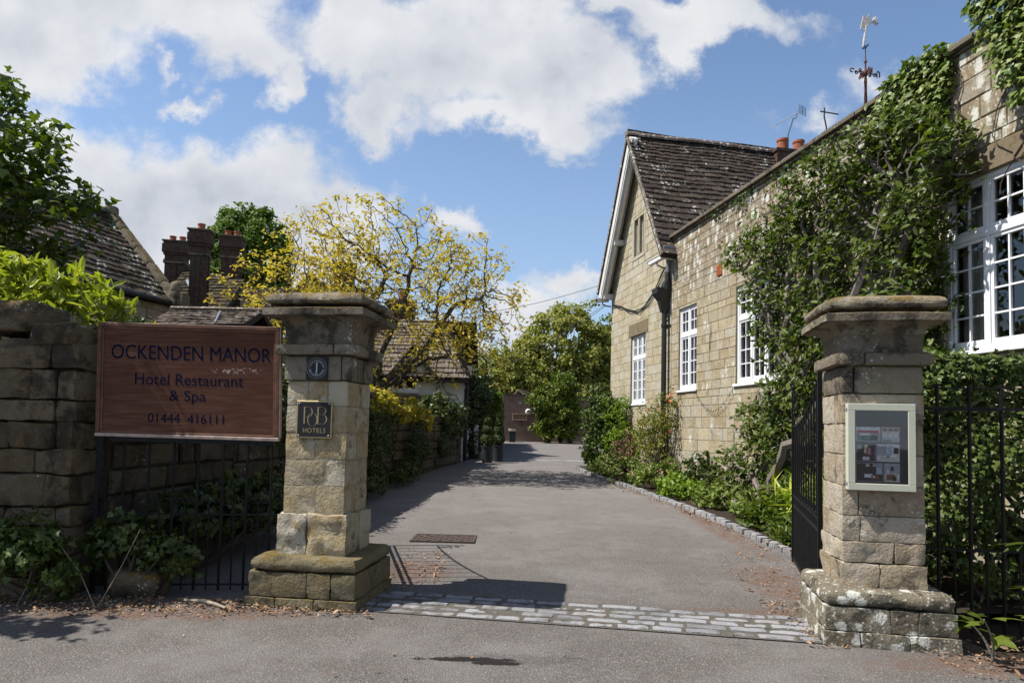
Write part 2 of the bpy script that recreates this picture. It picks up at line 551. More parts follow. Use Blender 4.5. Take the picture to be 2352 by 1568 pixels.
def flat(name, col, rough_=.6, spec=.4, metal=0., var=.08, scale=12., bmp=.0):
    m, T, b, _ = newmat(name, rough_, spec); col = KK(col, .84)
    oc = T.n('ShaderNodeTexCoord').outputs['Object']; nz = T.noise(oc, scale, 5, .6)
    c = T.mix(T.ramp(nz, .3, .7), tuple(x*(1-var) for x in col), tuple(min(1, x*(1+var)) for x in col))
    T.L(c, b.inputs['Base Color']); b.inputs['Metallic'].default_value = metal
    if bmp: T.L(T.bump(nz, bmp, .01), b.inputs['Normal'])
    return m


def stone(name, tones, dark=.35, darkcol=(.05, .045, .035), lich=.1, ochre=.25, warm=(.36, .22, .07), bmp=.6, isl=1., streak=0., moss=0., sc=1., band=None):
    m, T, b, _ = newmat(name, .95, .08); tones = [KK(t, .75, 1.) for t in tones]; darkcol = KK(darkcol); warm = KK(warm, .8, 1.)
    oc = T.n('ShaderNodeTexCoord').outputs['Object']
    rnd = T.n('ShaderNodeNewGeometry').outputs['Random Per Island']
    n1 = T.noise(oc, 1.3*sc, 5, .6); n2 = T.noise(oc, 9*sc, 6, .65); n3 = T.noise(oc, 55*sc, 4, .6); n4 = T.noise(oc, 3.7*sc, 6, .7, .6)
    f = T.math('ADD', T.math('MULTIPLY', rnd, isl), T.math('MULTIPLY', T.math('SUBTRACT', n2, .5), .9))
    k = len(tones); c = T.cr(f, [(i/(k-1) if k > 1 else 0, t) for i, t in enumerate(tones)])
    avg = tuple(min(.6, sum(t[i] for t in tones)/k*1.25) for i in range(3)); gr = sum(avg)/3
    c = T.mix(T.math('MULTIPLY', T.ramp(T.noise(oc, 4.6*sc, 6, .7, .3), .50, .62), .55), c, tuple(a*.62+gr*.38 for a in avg))
    c = T.mix(T.math('MULTIPLY', T.ramp(n4, .52, .66), ochre), c, warm)
    c = T.mix(T.math('MULTIPLY', T.ramp(n3, .35, .75), .35), c, T.mix(1, c, (.55, .55, .55), 'MULTIPLY'))
    vec = oc
    if streak:
        mp = T.n('ShaderNodeMapping'); mp.inputs['Scale'].default_value = (1, 1, .22); T.L(oc, mp.inputs[0]); vec = mp.outputs[0]
    nd = T.noise(vec, 2.1*sc, 7, .72, .4)
    nd2 = T.noise(vec, 11*sc, 5, .7)
    dk = T.ramp(T.math('ADD', nd, T.math('MULTIPLY', T.math('SUBTRACT', nd2, .5), .35)), .62-dark*.3, .72-dark*.22)
    c = T.mix(T.math('MULTIPLY', dk, .8), c, darkcol)
    bandf = None
    if band:
        zz = T.n('ShaderNodeSeparateXYZ'); T.L(oc, zz.inputs[0]); bandf = T.ramp(zz.outputs[2], band[0], band[1])
        c = T.mix(T.math('MULTIPLY', T.math('MULTIPLY', bandf, T.ramp(n4, .30, .6)), .75), c, T.mix(n2, (.10, .07, .045), (.19, .15, .10)))
    if moss:
        nm = T.noise(oc, 6*sc, 6, .7); nz = T.n('ShaderNodeSeparateXYZ'); T.L(T.n('ShaderNodeNewGeometry').outputs['Normal'], nz.inputs[0])
        mm = T.math('MULTIPLY', T.ramp(nm, .5-moss*.2, .62-moss*.1), T.ramp(nz.outputs[2], .1, .7))
        c = T.mix(T.math('MULTIPLY', mm, .9), c, (.13, .085, .02))
    if lich:
        lv = oc
        if band:
            m2 = T.n('ShaderNodeMapping'); m2.inputs['Scale'].default_value = (.75, .75, .42); T.L(oc, m2.inputs[0]); lv = m2.outputs[0]
        vz = T.vor(lv, 8*sc); nn = T.noise(oc, 1.7*sc, 5, .65); n5 = T.noise(oc, 24*sc, 4, .7)
        nv = nn if bandf is None else T.math('ADD', nn, T.math('MULTIPLY', bandf, .27))
        lm = T.math('MULTIPLY', T.ramp(T.math('ADD', vz.outputs[0], T.math('MULTIPLY', T.math('SUBTRACT', n5, .5), .7)), .40, .28), T.ramp(nv, .66-lich*.35, .70-lich*.3))
        v3 = T.vor(lv, 27*sc); lm = T.math('MAXIMUM', lm, T.math('MULTIPLY', T.ramp(v3.outputs[0], .30, .20), T.math('MULTIPLY', T.ramp(nv, .60-lich*.35, .68-lich*.3), .7)))
        c = T.mix(T.math('MULTIPLY', lm, .85), c, T.mix(n5, (.40, .40, .35), (.60, .60, .54)))
    T.L(c, b.inputs['Base Color'])
    h = T.math('ADD', T.math('MULTIPLY', n2, .6), T.math('ADD', T.math('MULTIPLY', n3, .25), T.math('MULTIPLY', T.noise(oc, 21*sc, 5, .7), .5)))
    T.L(T.bump(h, bmp, .035 if 'pier' in name or 'plinth' in name else .02), b.inputs['Normal'])
    return m


def leafmat(name, cols, trans=.25, rough_=.45, spec=.35, tip=None, dead=0.):
    m, T, b, out = newmat(name, rough_, spec*.7); cols = [(c[0]*.84, c[1]*.74, c[2]*.48) for c in cols]
    rnd = T.n('ShaderNodeNewGeometry').outputs['Random Per Island']
    k = len(cols); c = T.cr(rnd, [(i/(k-1), t) for i, t in enumerate(cols)])
    if dead:
        r2 = T.math('FRACT', T.math('MULTIPLY', rnd, 17.3)); c = T.mix(T.ramp(r2, 1-dead, 1-dead+.01), c, (.30, .14, .03))
    T.L(c, b.inputs['Base Color'])
    if trans:
        tr = T.n('ShaderNodeBsdfTranslucent'); T.L(T.mix(1, c, (1.3, 1.4, .5), 'MULTIPLY'), tr.inputs[0])
        mx = T.n('ShaderNodeMixShader'); mx.inputs[0].default_value = trans
        T.L(b.outputs[0], mx.inputs[1]); T.L(tr.outputs[0], mx.inputs[2]); T.L(mx.outputs[0], out.inputs[0])
    return m


def brickmat(name, ca, cb, mortar, axis='x', bw=.225, bh=.075, dark=.3):
    m, T, b, _ = newmat(name, .9, .2); ca, cb, mortar = KK(ca), KK(cb), KK(mortar)
    oc = T.n('ShaderNodeTexCoord').outputs['Object']; sp = T.n('ShaderNodeSeparateXYZ'); T.L(oc, sp.inputs[0])
    gn = T.n('ShaderNodeNewGeometry').outputs['Normal']; sn = T.n('ShaderNodeSeparateXYZ'); T.L(gn, sn.inputs[0])
    side = T.math('GREATER_THAN', T.math('ABSOLUTE', sn.outputs[0]), .7)
    h = T.math('ADD', T.math('MULTIPLY', side, sp.outputs[1]), T.math('MULTIPLY', T.math('SUBTRACT', 1., side), sp.outputs[0]))
    cb_ = T.n('ShaderNodeCombineXYZ'); T.L(h, cb_.inputs[0]); T.L(sp.outputs[2], cb_.inputs[1])
    wv = T.vm('ADD', cb_.outputs[0], T.vm('MULTIPLY', T.vm('SUBTRACT', T.noise(oc, 2., 3, .5, 0, 'Color'), (.5, .5, .5)), (.015, .012, 0)))
    br = T.n('ShaderNodeTexBrick'); T.L(wv, br.inputs['Vector'])
    br.inputs['Scale'].default_value = 1; br.inputs['Brick Width'].default_value = bw; br.inputs['Row Height'].default_value = bh
    br.inputs['Mortar Size'].default_value = .008; br.inputs['Mortar Smooth'].default_value = .3; br.inputs['Bias'].default_value = 0
    br.inputs['Color1'].default_value = (*ca, 1); br.inputs['Color2'].default_value = (*cb, 1); br.inputs['Mortar'].default_value = (*mortar, 1)
    n = T.noise(oc, 1.4, 6, .7); n2 = T.noise(oc, 14, 5, .7)
    c = T.mix(T.math('MULTIPLY', T.ramp(n, .6-dark*.3, .75-dark*.3), .7), br.outputs[0], (.06, .05, .04))
    c = T.mix(T.math('MULTIPLY', T.ramp(n2, .4, .7), .35), c, (.16, .14, .11))
    T.L(c, b.inputs['Base Color']); T.L(T.bump(T.math('SUBTRACT', T.math('MULTIPLY', n2, .4), br.outputs[1]), .6, .01), b.inputs['Normal'])
    return m


BUFF = [(.34, .275, .17), (.43, .36, .235), (.46, .425, .345), (.39, .33, .225), (.50, .43, .29)]
PALE = [(.40, .335, .21), (.52, .45, .31), (.58, .53, .42), (.45, .355, .20), (.54, .47, .33)]
MAT = {
    'pier': stone('pier sandstone', PALE, .26, (.12, .10, .07), .10, .75, (.34, .215, .075), .9, streak=0),
    'piercap': stone('weathered pier stone', [(.18, .15, .11), (.245, .205, .15), (.30, .26, .19)], .42, (.045, .042, .036), .22, .25, (.20, .14, .05), .9, moss=.35),
    'pierR': stone('pier sandstone right', [(.32, .25, .165), (.41, .335, .23), (.49, .43, .34), (.34, .255, .16)], .32, (.06, .052, .042), .06, .4, (.30, .19, .08), .9),
    'plinthR': stone('lichened plinth stone', [(.17, .15, .11), (.25, .22, .16), (.21, .17, .12)], .35, (.045, .04, .032), 1.0, .2, (.2, .14, .06), 1., moss=.0),
    'plinthL': stone('mossy plinth stone', [(.19, .16, .09), (.24, .205, .13), (.20, .16, .09)], .3, (.06, .055, .04), .12, .3, (.2, .15, .06), .9, moss=.1),
    'hall': stone('hall sandstone', BUFF, .16, (.075, .062, .045), .20, .35, (.38, .26, .10), .8, streak=1, band=(3.9, 5.5)),
    'gable': stone('gable sandstone', [(.38, .33, .22), (.46, .41, .29), (.50, .47, .38), (.42, .35, .22), (.54, .48, .35)], .05, (.10, .085, .06), .04, .3, (.36, .26, .11), .5, streak=1),
    'coping': stone('weathered coping stone', [(.15, .125, .095), (.20, .17, .13)], .4, (.05, .045, .04), .3, .1, bmp=.8),
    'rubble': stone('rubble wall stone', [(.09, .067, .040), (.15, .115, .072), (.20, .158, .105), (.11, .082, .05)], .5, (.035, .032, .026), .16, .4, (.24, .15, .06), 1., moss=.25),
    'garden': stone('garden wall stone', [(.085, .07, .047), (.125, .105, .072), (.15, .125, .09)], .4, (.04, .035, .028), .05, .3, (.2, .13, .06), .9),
    'mortar': stone('old mortar', [(.16, .14, .105), (.20, .175, .13)], .2, (.06, .05, .04), .0, .1, bmp=.8, isl=0),
    'mortarpale': stone('pale mortar', [(.32, .28, .20), (.36, .31, .23)], .15, (.14, .12, .09), .0, .1, bmp=.6, isl=0),
    'mortardark': stone('dark mortar', [(.07, .06, .045), (.09, .08, .06)], .2, (.03, .03, .02), .0, .1, bmp=.8, isl=0),
    'slate': stone('horsham slate', [(.03, .024, .021), (.055, .044, .037), (.11, .085, .067), (.042, .034, .03), (.085, .062, .048)], .2, (.02, .018, .016), .30, .15, (.12, .07, .03), .9, sc=1.3),
    'slateold': stone('old stone slate', [(.038, .029, .022), (.075, .056, .040), (.115, .088, .064), (.055, .041, .031)], .25, (.025, .022, .018), .38, .25, (.12, .085, .03), .9, sc=1.2),
    'slatemoss': stone('mossy stone slate', [(.05, .042, .03), (.08, .065, .04)], .25, (.025, .022, .018), .1, .6, (.20, .13, .02), .9, sc=1.),
    'slatepink': stone('stone slate', [(.13, .105, .085), (.18, .145, .115), (.22, .175, .14)], .25, (.05, .04, .035), .3, .3, (.2, .15, .05), .9, sc=1.),
    'ridge': stone('lichened ridge', [(.14, .10, .08), (.20, .15, .12), (.28, .25, .21)], .3, (.05, .045, .04), .6, .1, bmp=.7, sc=1.3),
    'grit': stone('gritty joint filling', [(.15, .135, .115), (.20, .18, .155)], .3, (.06, .055, .045), .0, .1, bmp=1., isl=0, sc=5.),
    'lintel': stone('smooth dressed stone', [(.20, .155, .095), (.26, .21, .14)], .2, (.08, .065, .05), .0, .2, (.26, .17, .08), .4),
    'setts': stone('granite setts', [(.20, .20, .21), (.28, .28, .29), (.35, .35, .36), (.24, .23, .225)], .35, (.12, .11, .10), .0, .15, (.22, .19, .15), .8),
    'kerb': stone('granite kerb', [(.20, .20, .205), (.28, .28, .285), (.34, .34, .34)], .12, (.14, .13, .12), .0, .15, (.2, .17, .13), .9),
    'white': flat('white window paint', (.76, .77, .78), .45, .4, 0, .03),
    'offwhite': flat('old white paint', (.62, .61, .58), .6, .3, 0, .08, 5),
    'render': flat('white render', (.68, .67, .63), .85, .2, 0, .1, 2, .2),
    'iron': flat('black gate paint', (.007, .007, .008), .5, .2, 0, .3, 20),
    'pipe': flat('black pipe paint', (.012, .012, .013), .45, .5, 0, .2, 10),
    'lead': flat('lead flashing', (.17, .19, .22), .5, .4, .1, .15, 6),
    'rust': flat('rusty red iron', (.10, .035, .025), .7, .3, .1, .3, 20, .2),
    'blackboard': flat('black plaque', (.012, .013, .015), .5, .3, 0, .15),
    'brass': flat('brass', (.42, .34, .17), .35, .5, .6, .12, 30),
    'silver': flat('plaque lettering', (.5, .51, .52), .5, .4, 0, .05),
    'cream': flat('sage cream frame paint', (.50, .505, .395), .5, .35, 0, .03),
    'greyback': flat('grey backing board', (.07, .075, .085), .7, .3, 0, .15, 40),
    'navy': flat('navy lettering', (.003, .008, .030), .8, .05, 0, .15, 30),
    'pot': flat('terracotta', (.32, .11, .06), .8, .2, 0, .2, 8, .2),
    'leadpot': flat('dark planter', (.03, .033, .036), .5, .3, 0, .2, 8),
    'curtain': flat('pale curtain', (.70, .68, .62), .9, .1, 0, .1, 5),
    'room': flat('dark room', (.24, .21, .18), .9, .1, 0, .2, 2),
    'plastic': flat('white plastic', (.72, .72, .72), .35, .4, 0, .02),
    'cable': flat('black cable', (.015, .015, .015), .6, .3, 0, .1),
    'greymetal': flat('grey metal', (.30, .31, .32), .4, .5, .4, .1),
    'antenna': flat('blue grey antenna', (.06, .10, .14), .5, .4, .2, .1),
    'darkwood': flat('dark stained timber', (.03, .024, .02), .7, .3, 0, .3, 8, .2),
    'palewood': flat('pale oak timber', (.36, .26, .17), .7, .3, 0, .2, 8, .2),
    'stick': flat('dry stick', (.30, .25, .19), .8, .2, 0, .2, 20),
    'bark': stone('grey brown bark', [(.10, .085, .065), (.15, .13, .10)], .25, (.05, .042, .035), .0, .1, bmp=1., isl=.4, sc=3.),
    'figbark': stone('pale fig bark', [(.17, .145, .12), (.24, .205, .175), (.28, .245, .21)], .15, (.10, .08, .07), .0, .1, (.2, .16, .12), 1., isl=1., sc=2.5),
    'soil': stone('bed soil', [(.05, .038, .028), (.075, .055, .04)], .2, (.03, .025, .02), .0, .2, (.12, .06, .03), 1., isl=0, sc=4.),
    'metalflag': flat('weathered white metal', (.55, .50, .43), .6, .3, 0, .15, 15),
    'airbrick': flat('orange terracotta air brick', (.45, .13, .05), .85, .2, 0, .25, 30),
}
MAT.update({
    'L_fig': leafmat('fig leaf', [(0.036, 0.068, 0.016), (0.066, 0.115, 0.024), (0.12, 0.18, 0.038), (0.085, 0.14, 0.03)], .3, .45, .35),
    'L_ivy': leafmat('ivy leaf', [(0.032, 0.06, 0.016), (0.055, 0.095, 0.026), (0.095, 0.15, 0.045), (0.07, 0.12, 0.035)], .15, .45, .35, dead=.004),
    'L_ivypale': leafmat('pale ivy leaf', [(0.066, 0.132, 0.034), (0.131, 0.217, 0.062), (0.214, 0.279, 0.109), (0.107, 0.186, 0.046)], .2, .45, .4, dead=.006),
    'L_tree': leafmat('dark tree leaf', [(0.06, 0.11, 0.022), (0.1, 0.17, 0.034), (0.16, 0.23, 0.055)], .3, .38, .45),
    'L_laurel': leafmat('laurel leaf', [(0.24, 0.34, 0.05), (0.33, 0.43, 0.08), (0.42, 0.5, 0.13)], .35, .32, .5),
    'L_cat': leafmat('golden leaf', [(0.46, 0.41, 0.09), (0.58, 0.51, 0.13), (0.52, 0.41, 0.09), (0.65, 0.59, 0.22), (0.38, 0.38, 0.1)], .35, .5, .3),
    'L_lime': leafmat('lime leaf', [(0.099, 0.202, 0.031), (0.164, 0.279, 0.046), (0.23, 0.357, 0.062)], .3, .5, .3),
    'L_round': leafmat('fresh green tree leaf', [(0.06, 0.13, 0.018), (0.1, 0.19, 0.028), (0.14, 0.24, 0.045)], .3, .5, .3),
    'L_olive': leafmat('olive green tree leaf', [(0.19, 0.235, 0.07), (0.26, 0.31, 0.1), (0.32, 0.35, 0.13), (0.22, 0.265, 0.075)], .3, .55, .25),
    'L_shrub': leafmat('dark shrub leaf', [(0.03, 0.055, 0.018), (0.055, 0.09, 0.028), (0.085, 0.13, 0.04)], .2, .4, .4),
    'L_mag': leafmat('glossy shrub leaf', [(0.041, 0.085, 0.016), (0.099, 0.171, 0.028), (0.197, 0.264, 0.046), (0.066, 0.124, 0.023)], .2, .45, .4, dead=.006),
    'L_hedge': leafmat('clipped hedge leaf', [(0.058, 0.109, 0.016), (0.099, 0.171, 0.023), (0.148, 0.217, 0.031)], .25, .55, .25),
    'L_ger': leafmat('geranium leaf', [(0.1, 0.17, 0.05), (0.15, 0.23, 0.075), (0.2, 0.28, 0.1)], .25, .5, .3),
    'L_lily': leafmat('strap leaf', [(0.164, 0.31, 0.046), (0.279, 0.434, 0.062), (0.444, 0.512, 0.109)], .3, .4, .4),
    'L_rose': leafmat('rose leaf', [(0.148, 0.186, 0.039), (0.23, 0.248, 0.062), (0.099, 0.171, 0.031), (0.279, 0.264, 0.093)], .25, .45, .35),
    'L_gold': leafmat('gold green leaf', [(0.296, 0.341, 0.046), (0.46, 0.434, 0.078), (0.394, 0.295, 0.078)], .3, .5, .3),
    'L_litter': leafmat('dry leaf', [(0.17, 0.105, 0.08), (0.25, 0.16, 0.13), (0.36, 0.27, 0.26), (0.13, 0.085, 0.08), (0.44, 0.37, 0.38)], 0, .8, .2),
    'P_pink': leafmat('pink petal', [(0.583, 0.34, 0.52), (0.445, 0.26, 0.48), (0.657, 0.46, 0.6)], .3, .6, .2),
    'P_purple': leafmat('purple petal', [(0.233, 0.14, 0.42), (0.339, 0.2, 0.5), (0.403, 0.28, 0.55)], .3, .6, .2),
    'P_rose': leafmat('rose petal', [(0.657, 0.1, 0.13), (0.721, 0.36, 0.3), (0.763, 0.5, 0.44)], .3, .6, .2),
    'P_yellow': leafmat('yellow petal', [(0.689, 0.45, 0.02), (0.742, 0.5, 0.05)], .2, .5, .2),
    'brick': brickmat('garden brick', (.30, .165, .12), (.38, .24, .18), (.33, .28, .23), dark=.12),
    'chimney': brickmat('chimney brick', (.07, .032, .024), (.095, .045, .034), (.08, .06, .05), dark=.35),
})


def asphalt():
    m, T, b, _ = newmat('worn asphalt', .92, .12)
    oc = T.n('ShaderNodeTexCoord').outputs['Object']
    v = T.vor(oc, 95.); v2 = T.vor(oc, 48.); n0 = T.noise(oc, 140, 3, .6); n1 = T.noise(oc, .8, 5, .6); n2 = T.noise(oc, 4., 6, .7)
    sepc = T.n('ShaderNodeSeparateColor'); T.L(v.outputs['Color'], sepc.inputs[0])
    sepd = T.n('ShaderNodeSeparateColor'); T.L(v2.outputs['Color'], sepd.inputs[0])
    c = T.cr(sepc.outputs[0], [(0, (.102, .090, .082)), (.5, (.148, .133, .122)), (.92, (.185, .168, .155)), (1, (.29, .27, .25))])
    c = T.mix(T.math('MULTIPLY', T.ramp(sepd.outputs[1], .6, 1.), .5), c, (.11, .1, .095))
    c = T.mix(T.math('MULTIPLY', T.ramp(v.outputs[0], .25, .6), .6), c, (.05, .046, .043))
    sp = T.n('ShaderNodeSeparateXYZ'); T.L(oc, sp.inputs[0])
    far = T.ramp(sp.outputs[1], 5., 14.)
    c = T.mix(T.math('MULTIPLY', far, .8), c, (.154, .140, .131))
    c = T.mix(T.math('MULTIPLY', T.ramp(n1, .42, .62), .38), c, (.185, .172, .163))
    c = T.mix(T.math('MULTIPLY', T.ramp(n2, .48, .70), .42), c, (.085, .074, .066))
    # faint lines of wheel wear along the drive
    mpw = T.n('ShaderNodeMapping'); mpw.inputs['Scale'].default_value = (1.6, .12, 1); T.L(oc, mpw.inputs[0])
    c = T.mix(T.math('MULTIPLY', T.ramp(T.noise(mpw.outputs[0], 1.2, 4, .6), .5, .7), .18), c, (.10, .092, .086))
    # rusty brown stain of old leaves by each pier, along the bed edge and along the wall foot

    def spot(cx, cy, rx, ry, lo=.35, hi=.9):
        d = T.vm('LENGTH', T.vm('MULTIPLY', T.vm('SUBTRACT', oc, (cx, cy, 0)), (1/rx, 1/ry, 0)))
        return T.ramp(T.math('ADD', d, T.math('MULTIPLY', T.math('SUBTRACT', n2, .5), 1.5)), lo, hi, 1., 0.)
    st = None
    for a in [(2.75, 6.9, .55, 1.3), (-1.0, 7.2, .62, .75), (-2.9, 5.55, 1.9, .30), (3.6, 4.75, 1.5, .35), (3.1, 10.4, .3, 3.2), (-4.6, 5.35, 1.2, .3), (2.0, 5.95, 1.1, .16)]:
        s = spot(*a); st = s if st is None else T.math('MAXIMUM', st, s)
    mps = T.n('ShaderNodeMapping'); mps.inputs['Scale'].default_value = (1, 3.5, 1); T.L(oc, mps.inputs[0])
    st = T.math('MULTIPLY', st, T.ramp(T.noise(mps.outputs[0], 7, 5, .7), .35, .62))
    c = T.mix(T.math('MULTIPLY', st, .9), c, T.mix(T.ramp(n0, .3, .7), (.085, .045, .028), (.155, .09, .06)))
    # potholes: dirt-filled breaks
    mp = T.n('ShaderNodeMapping'); T.L(oc, mp.inputs[0])
    nw = T.noise(oc, 9, 5, .8)
    hole = None
    for (cx, cy, rx, ry) in [(-.24, 4.62, .40, .05), (-.06, 4.56, .20, .05), (.05, 4.64, .55, .12)]:
        d = T.vm('LENGTH', T.vm('MULTIPLY', T.vm('SUBTRACT', oc, (cx, cy, 0)), (1/rx, 1/ry, 0)))
        w = .22 if ry > .08 else 1.
        s = T.ramp(T.math('ADD', d, T.math('MULTIPLY', T.math('SUBTRACT', nw, .5), 1.9)), .6, .95, w, 0.); hole = s if hole is None else T.math('MAXIMUM', hole, s)
    c = T.mix(T.math('MULTIPLY', hole, .95), c, (.012, .010, .009))
    T.L(c, b.inputs['Base Color'])
    h = T.math('ADD', T.math('SUBTRACT', T.math('MULTIPLY', v.outputs[0], -1.), T.math('MULTIPLY', hole, 4.)), T.math('MULTIPLY', n0, .5))
    T.L(T.bump(h, .75, .008), b.inputs['Normal'])
    return m


def woodsign():
    m, T, b, _ = newmat('varnished sign board', .75, .05)
    oc = T.n('ShaderNodeTexCoord').outputs['Object']
    mp = T.n('ShaderNodeMapping'); mp.inputs['Scale'].default_value = (1, 1, 14); T.L(oc, mp.inputs[0])
    n = T.noise(mp.outputs[0], 3., 6, .65); n2 = T.noise(mp.outputs[0], 14., 5, .7); n3 = T.noise(oc, 1.2, 4, .6)
    c = T.cr(n, [(.25, (.062, .028, .018)), (.5, (.105, .048, .031)), (.75, (.155, .080, .055))])
    c = T.mix(T.math('MULTIPLY', T.ramp(n2, .5, .75), .35), c, (.16, .095, .072))
    c = T.mix(T.math('MULTIPLY', T.ramp(n3, .4, .65), .4), c, (.062, .023, .015))
    # flaked varnish under the title
    d = T.vm('LENGTH', T.vm('MULTIPLY', T.vm('SUBTRACT', oc, (-2.42, 6.03, 1.985)), (1/.36, 0, 1/.045)))
    fl = T.math('MULTIPLY', T.ramp(T.math('ADD', d, T.math('MULTIPLY', T.noise(oc, 30, 4, .8), .5)), .6, 1.1, 1, 0), T.ramp(T.noise(oc, 26, 5, .8), .53, .58))
    c = T.mix(fl, c, (.42, .33, .27))
    T.L(c, b.inputs['Base Color']); T.L(T.bump(n2, .25, .004), b.inputs['Normal'])
    return m


def glassmat():
    m, T, b, out = newmat('window glass', .03, .5)
    b.inputs['Base Color'].default_value = (.01, .012, .013, 1)
    tr = T.n('ShaderNodeBsdfTransparent'); gl = T.n('ShaderNodeBsdfGlossy'); gl.inputs['Roughness'].default_value = .02
    lw = T.n('ShaderNodeFresnel'); lw.inputs[0].default_value = 1.5
    oc = T.n('ShaderNodeTexCoord').outputs['Object']
    nb = T.bump(T.noise(oc, 3., 2, .5), .12, .02); T.L(nb, gl.inputs['Normal'])
    mx = T.n('ShaderNodeMixShader'); T.L(T.math('ADD', lw.outputs[0], .05), mx.inputs[0]); T.L(tr.outputs[0], mx.inputs[1]); T.L(gl.outputs[0], mx.inputs[2])
    T.L(mx.outputs[0], out.inputs[0]); tr.inputs[0].default_value = (.97, .98, .975, 1); gl.inputs[0].default_value = (.9, .9, .9, 1)
    return m


MAT['asphalt'] = asphalt(); MAT['sign'] = woodsign(); MAT['glass'] = glassmat()
MAT['signframe'] = flat('sign moulding', (.15, .07, .042), .6, .25, 0, .3, 10)
MAT['signlip'] = flat('worn sign edge', (.40, .30, .25), .6, .3, 0, .25, 14)
MAT['manhole'] = flat('rusty manhole iron', (.075, .052, .042), .7, .4, .2, .25, 25, .3)
MAT['boardwood'] = flat('larch boards', (.30, .19, .13), .7, .3, 0, .25, 10)


# ================================================================== THE SETTING
def build_ground():
    mb = MB(); xs = [-300, -120, -60, -30, -18, -12, -8, -5, -2, 1, 4, 7, 10, 14, 20, 35, 70, 150, 300]; ys = [-60, -20, -8, 0, 3, 6, 9, 12, 16, 20, 25, 30, 35, 40, 50, 70, 120, 250, 600]
    V = [(x, y, gz(min(y, 60))-.05-(.0 if y < 60 else 0)) for y in ys for x in xs]; n = len(xs)
    F = [(j*n+i, j*n+i+1, (j+1)*n+i+1, (j+1)*n+i) for j in range(len(ys)-1) for i in range(n-1)]
    mb.add(V, F); tag(mb.build('ground', MAT['soil']), kind='structure')


def lerp(tab, y):
    for (a, b), (c, d) in zip(tab, tab[1:]):
        if y <= c: return b+(d-b)*(y-a)/(c-a)
    return tab[-1][1]


WALLB = [(-3.72, 6.35, 2.34), (-3.45, 8.5, 2.2), (-2.98, 12.5, 2.15), (-2.80, 14.5, 2.12), (-2.32, 18, 1.85), (-1.62, 22.2, 1.45)]
KERBX = [(5.6, 3.5), (8.55, 3.46), (11.06, 3.30), (13., 3.06), (15.19, 2.72), (17., 2.42), (18.67, 2.16), (20., 2.02), (21., 2.0)]


def build_drive():
    LT = [(-9, -40), (5.62, -40), (5.63, -4.2), (6.3, -3.78), (8.5, -3.45), (12.5, -3.0), (14.5, -2.82), (18, -2.35), (22.2, -1.7), (22.6, -1.5), (30, -.95), (38.3, -.9), (39, -6)]
    RT = [(-9, 40), (4.6, 40), (4.62, 3.5), (8.55, 3.46), (11.06, 3.30), (15.19, 2.72), (18.67, 2.16), (21, 2.0), (21.6, 3.3), (22, 9), (39.2, 12)]
    ys = sorted(set([-9, -5, 0, 2, 3, 4] + [round(4.6+.14*i, 3) for i in range(40)] + [10.2+.5*i for i in range(58)]))
    mb = MB(); n = 30; V = []
    for y in ys:
        a, b = lerp(LT, y), lerp(RT, y)
        for i in range(n+1):
            x = a+(b-a)*i/n
            V.append((x, y, gz(y)+MN.noise(Vector((x*.8, y*.8, 0)))*.008))
    F = [(j*(n+1)+i, j*(n+1)+i+1, (j+1)*(n+1)+i+1, (j+1)*(n+1)+i) for j in range(len(ys)-1) for i in range(n)]
    mb.add(V, F); tag(mb.build('driveway', MAT['asphalt'], smooth=True), kind='structure')


def build_setts():
    mb = MB(); A = Vector((-1.30, 5.80, 0)); B = Vector((2.52, 5.14, 0)); L = (B-A).length; ang = math.degrees(math.atan2(B.y-A.y, B.x-A.x))
    fr = rotfr(A.x, A.y, ang)
    for r_ in range(5):
        u = -.05+random.uniform(-.2, 0); y = .02+r_*.138
        while u < L+.12-r_*.0:
            w = random.uniform(.22, .33)
            if u+w > -.02+.02*r_: rough(mb, (u+w/2, y+random.uniform(-.008, .008), -.017+random.uniform(-.006, .007)), (w-.026, .104, .06), fr, .014, .009, random.random()*40, .035, 12.)
            u += w
    # bed the stones in sandy joint: low strip
    tag(mb.build('sett_strip', MAT['setts'], smooth=True), kind='structure')
    m2 = MB()
    m2.add(fr([(-.02, -.06, .007), (L+.05, -.06, .007), (L+.05, .66, .007), (-.02, .66, .007)]), [(0, 1, 2, 3)])
    tag(m2.build('sett_bedding', MAT['grit']), kind='structure')
    m3 = MB()
    for y0 in (23.4,):
        for r_ in range(3):
            x = -1.35
            while x < 5.5:
                w = random.uniform(.2, .3); bbox(m3, (x, y0+r_*.22, gz(y0)-.02), (x+w-.02, y0+r_*.22+.2, gz(y0+r_*.22)+.014), WORLD, .008); x += w
    tag(m3.build('sett_strip', MAT['kerb']), kind='structure')


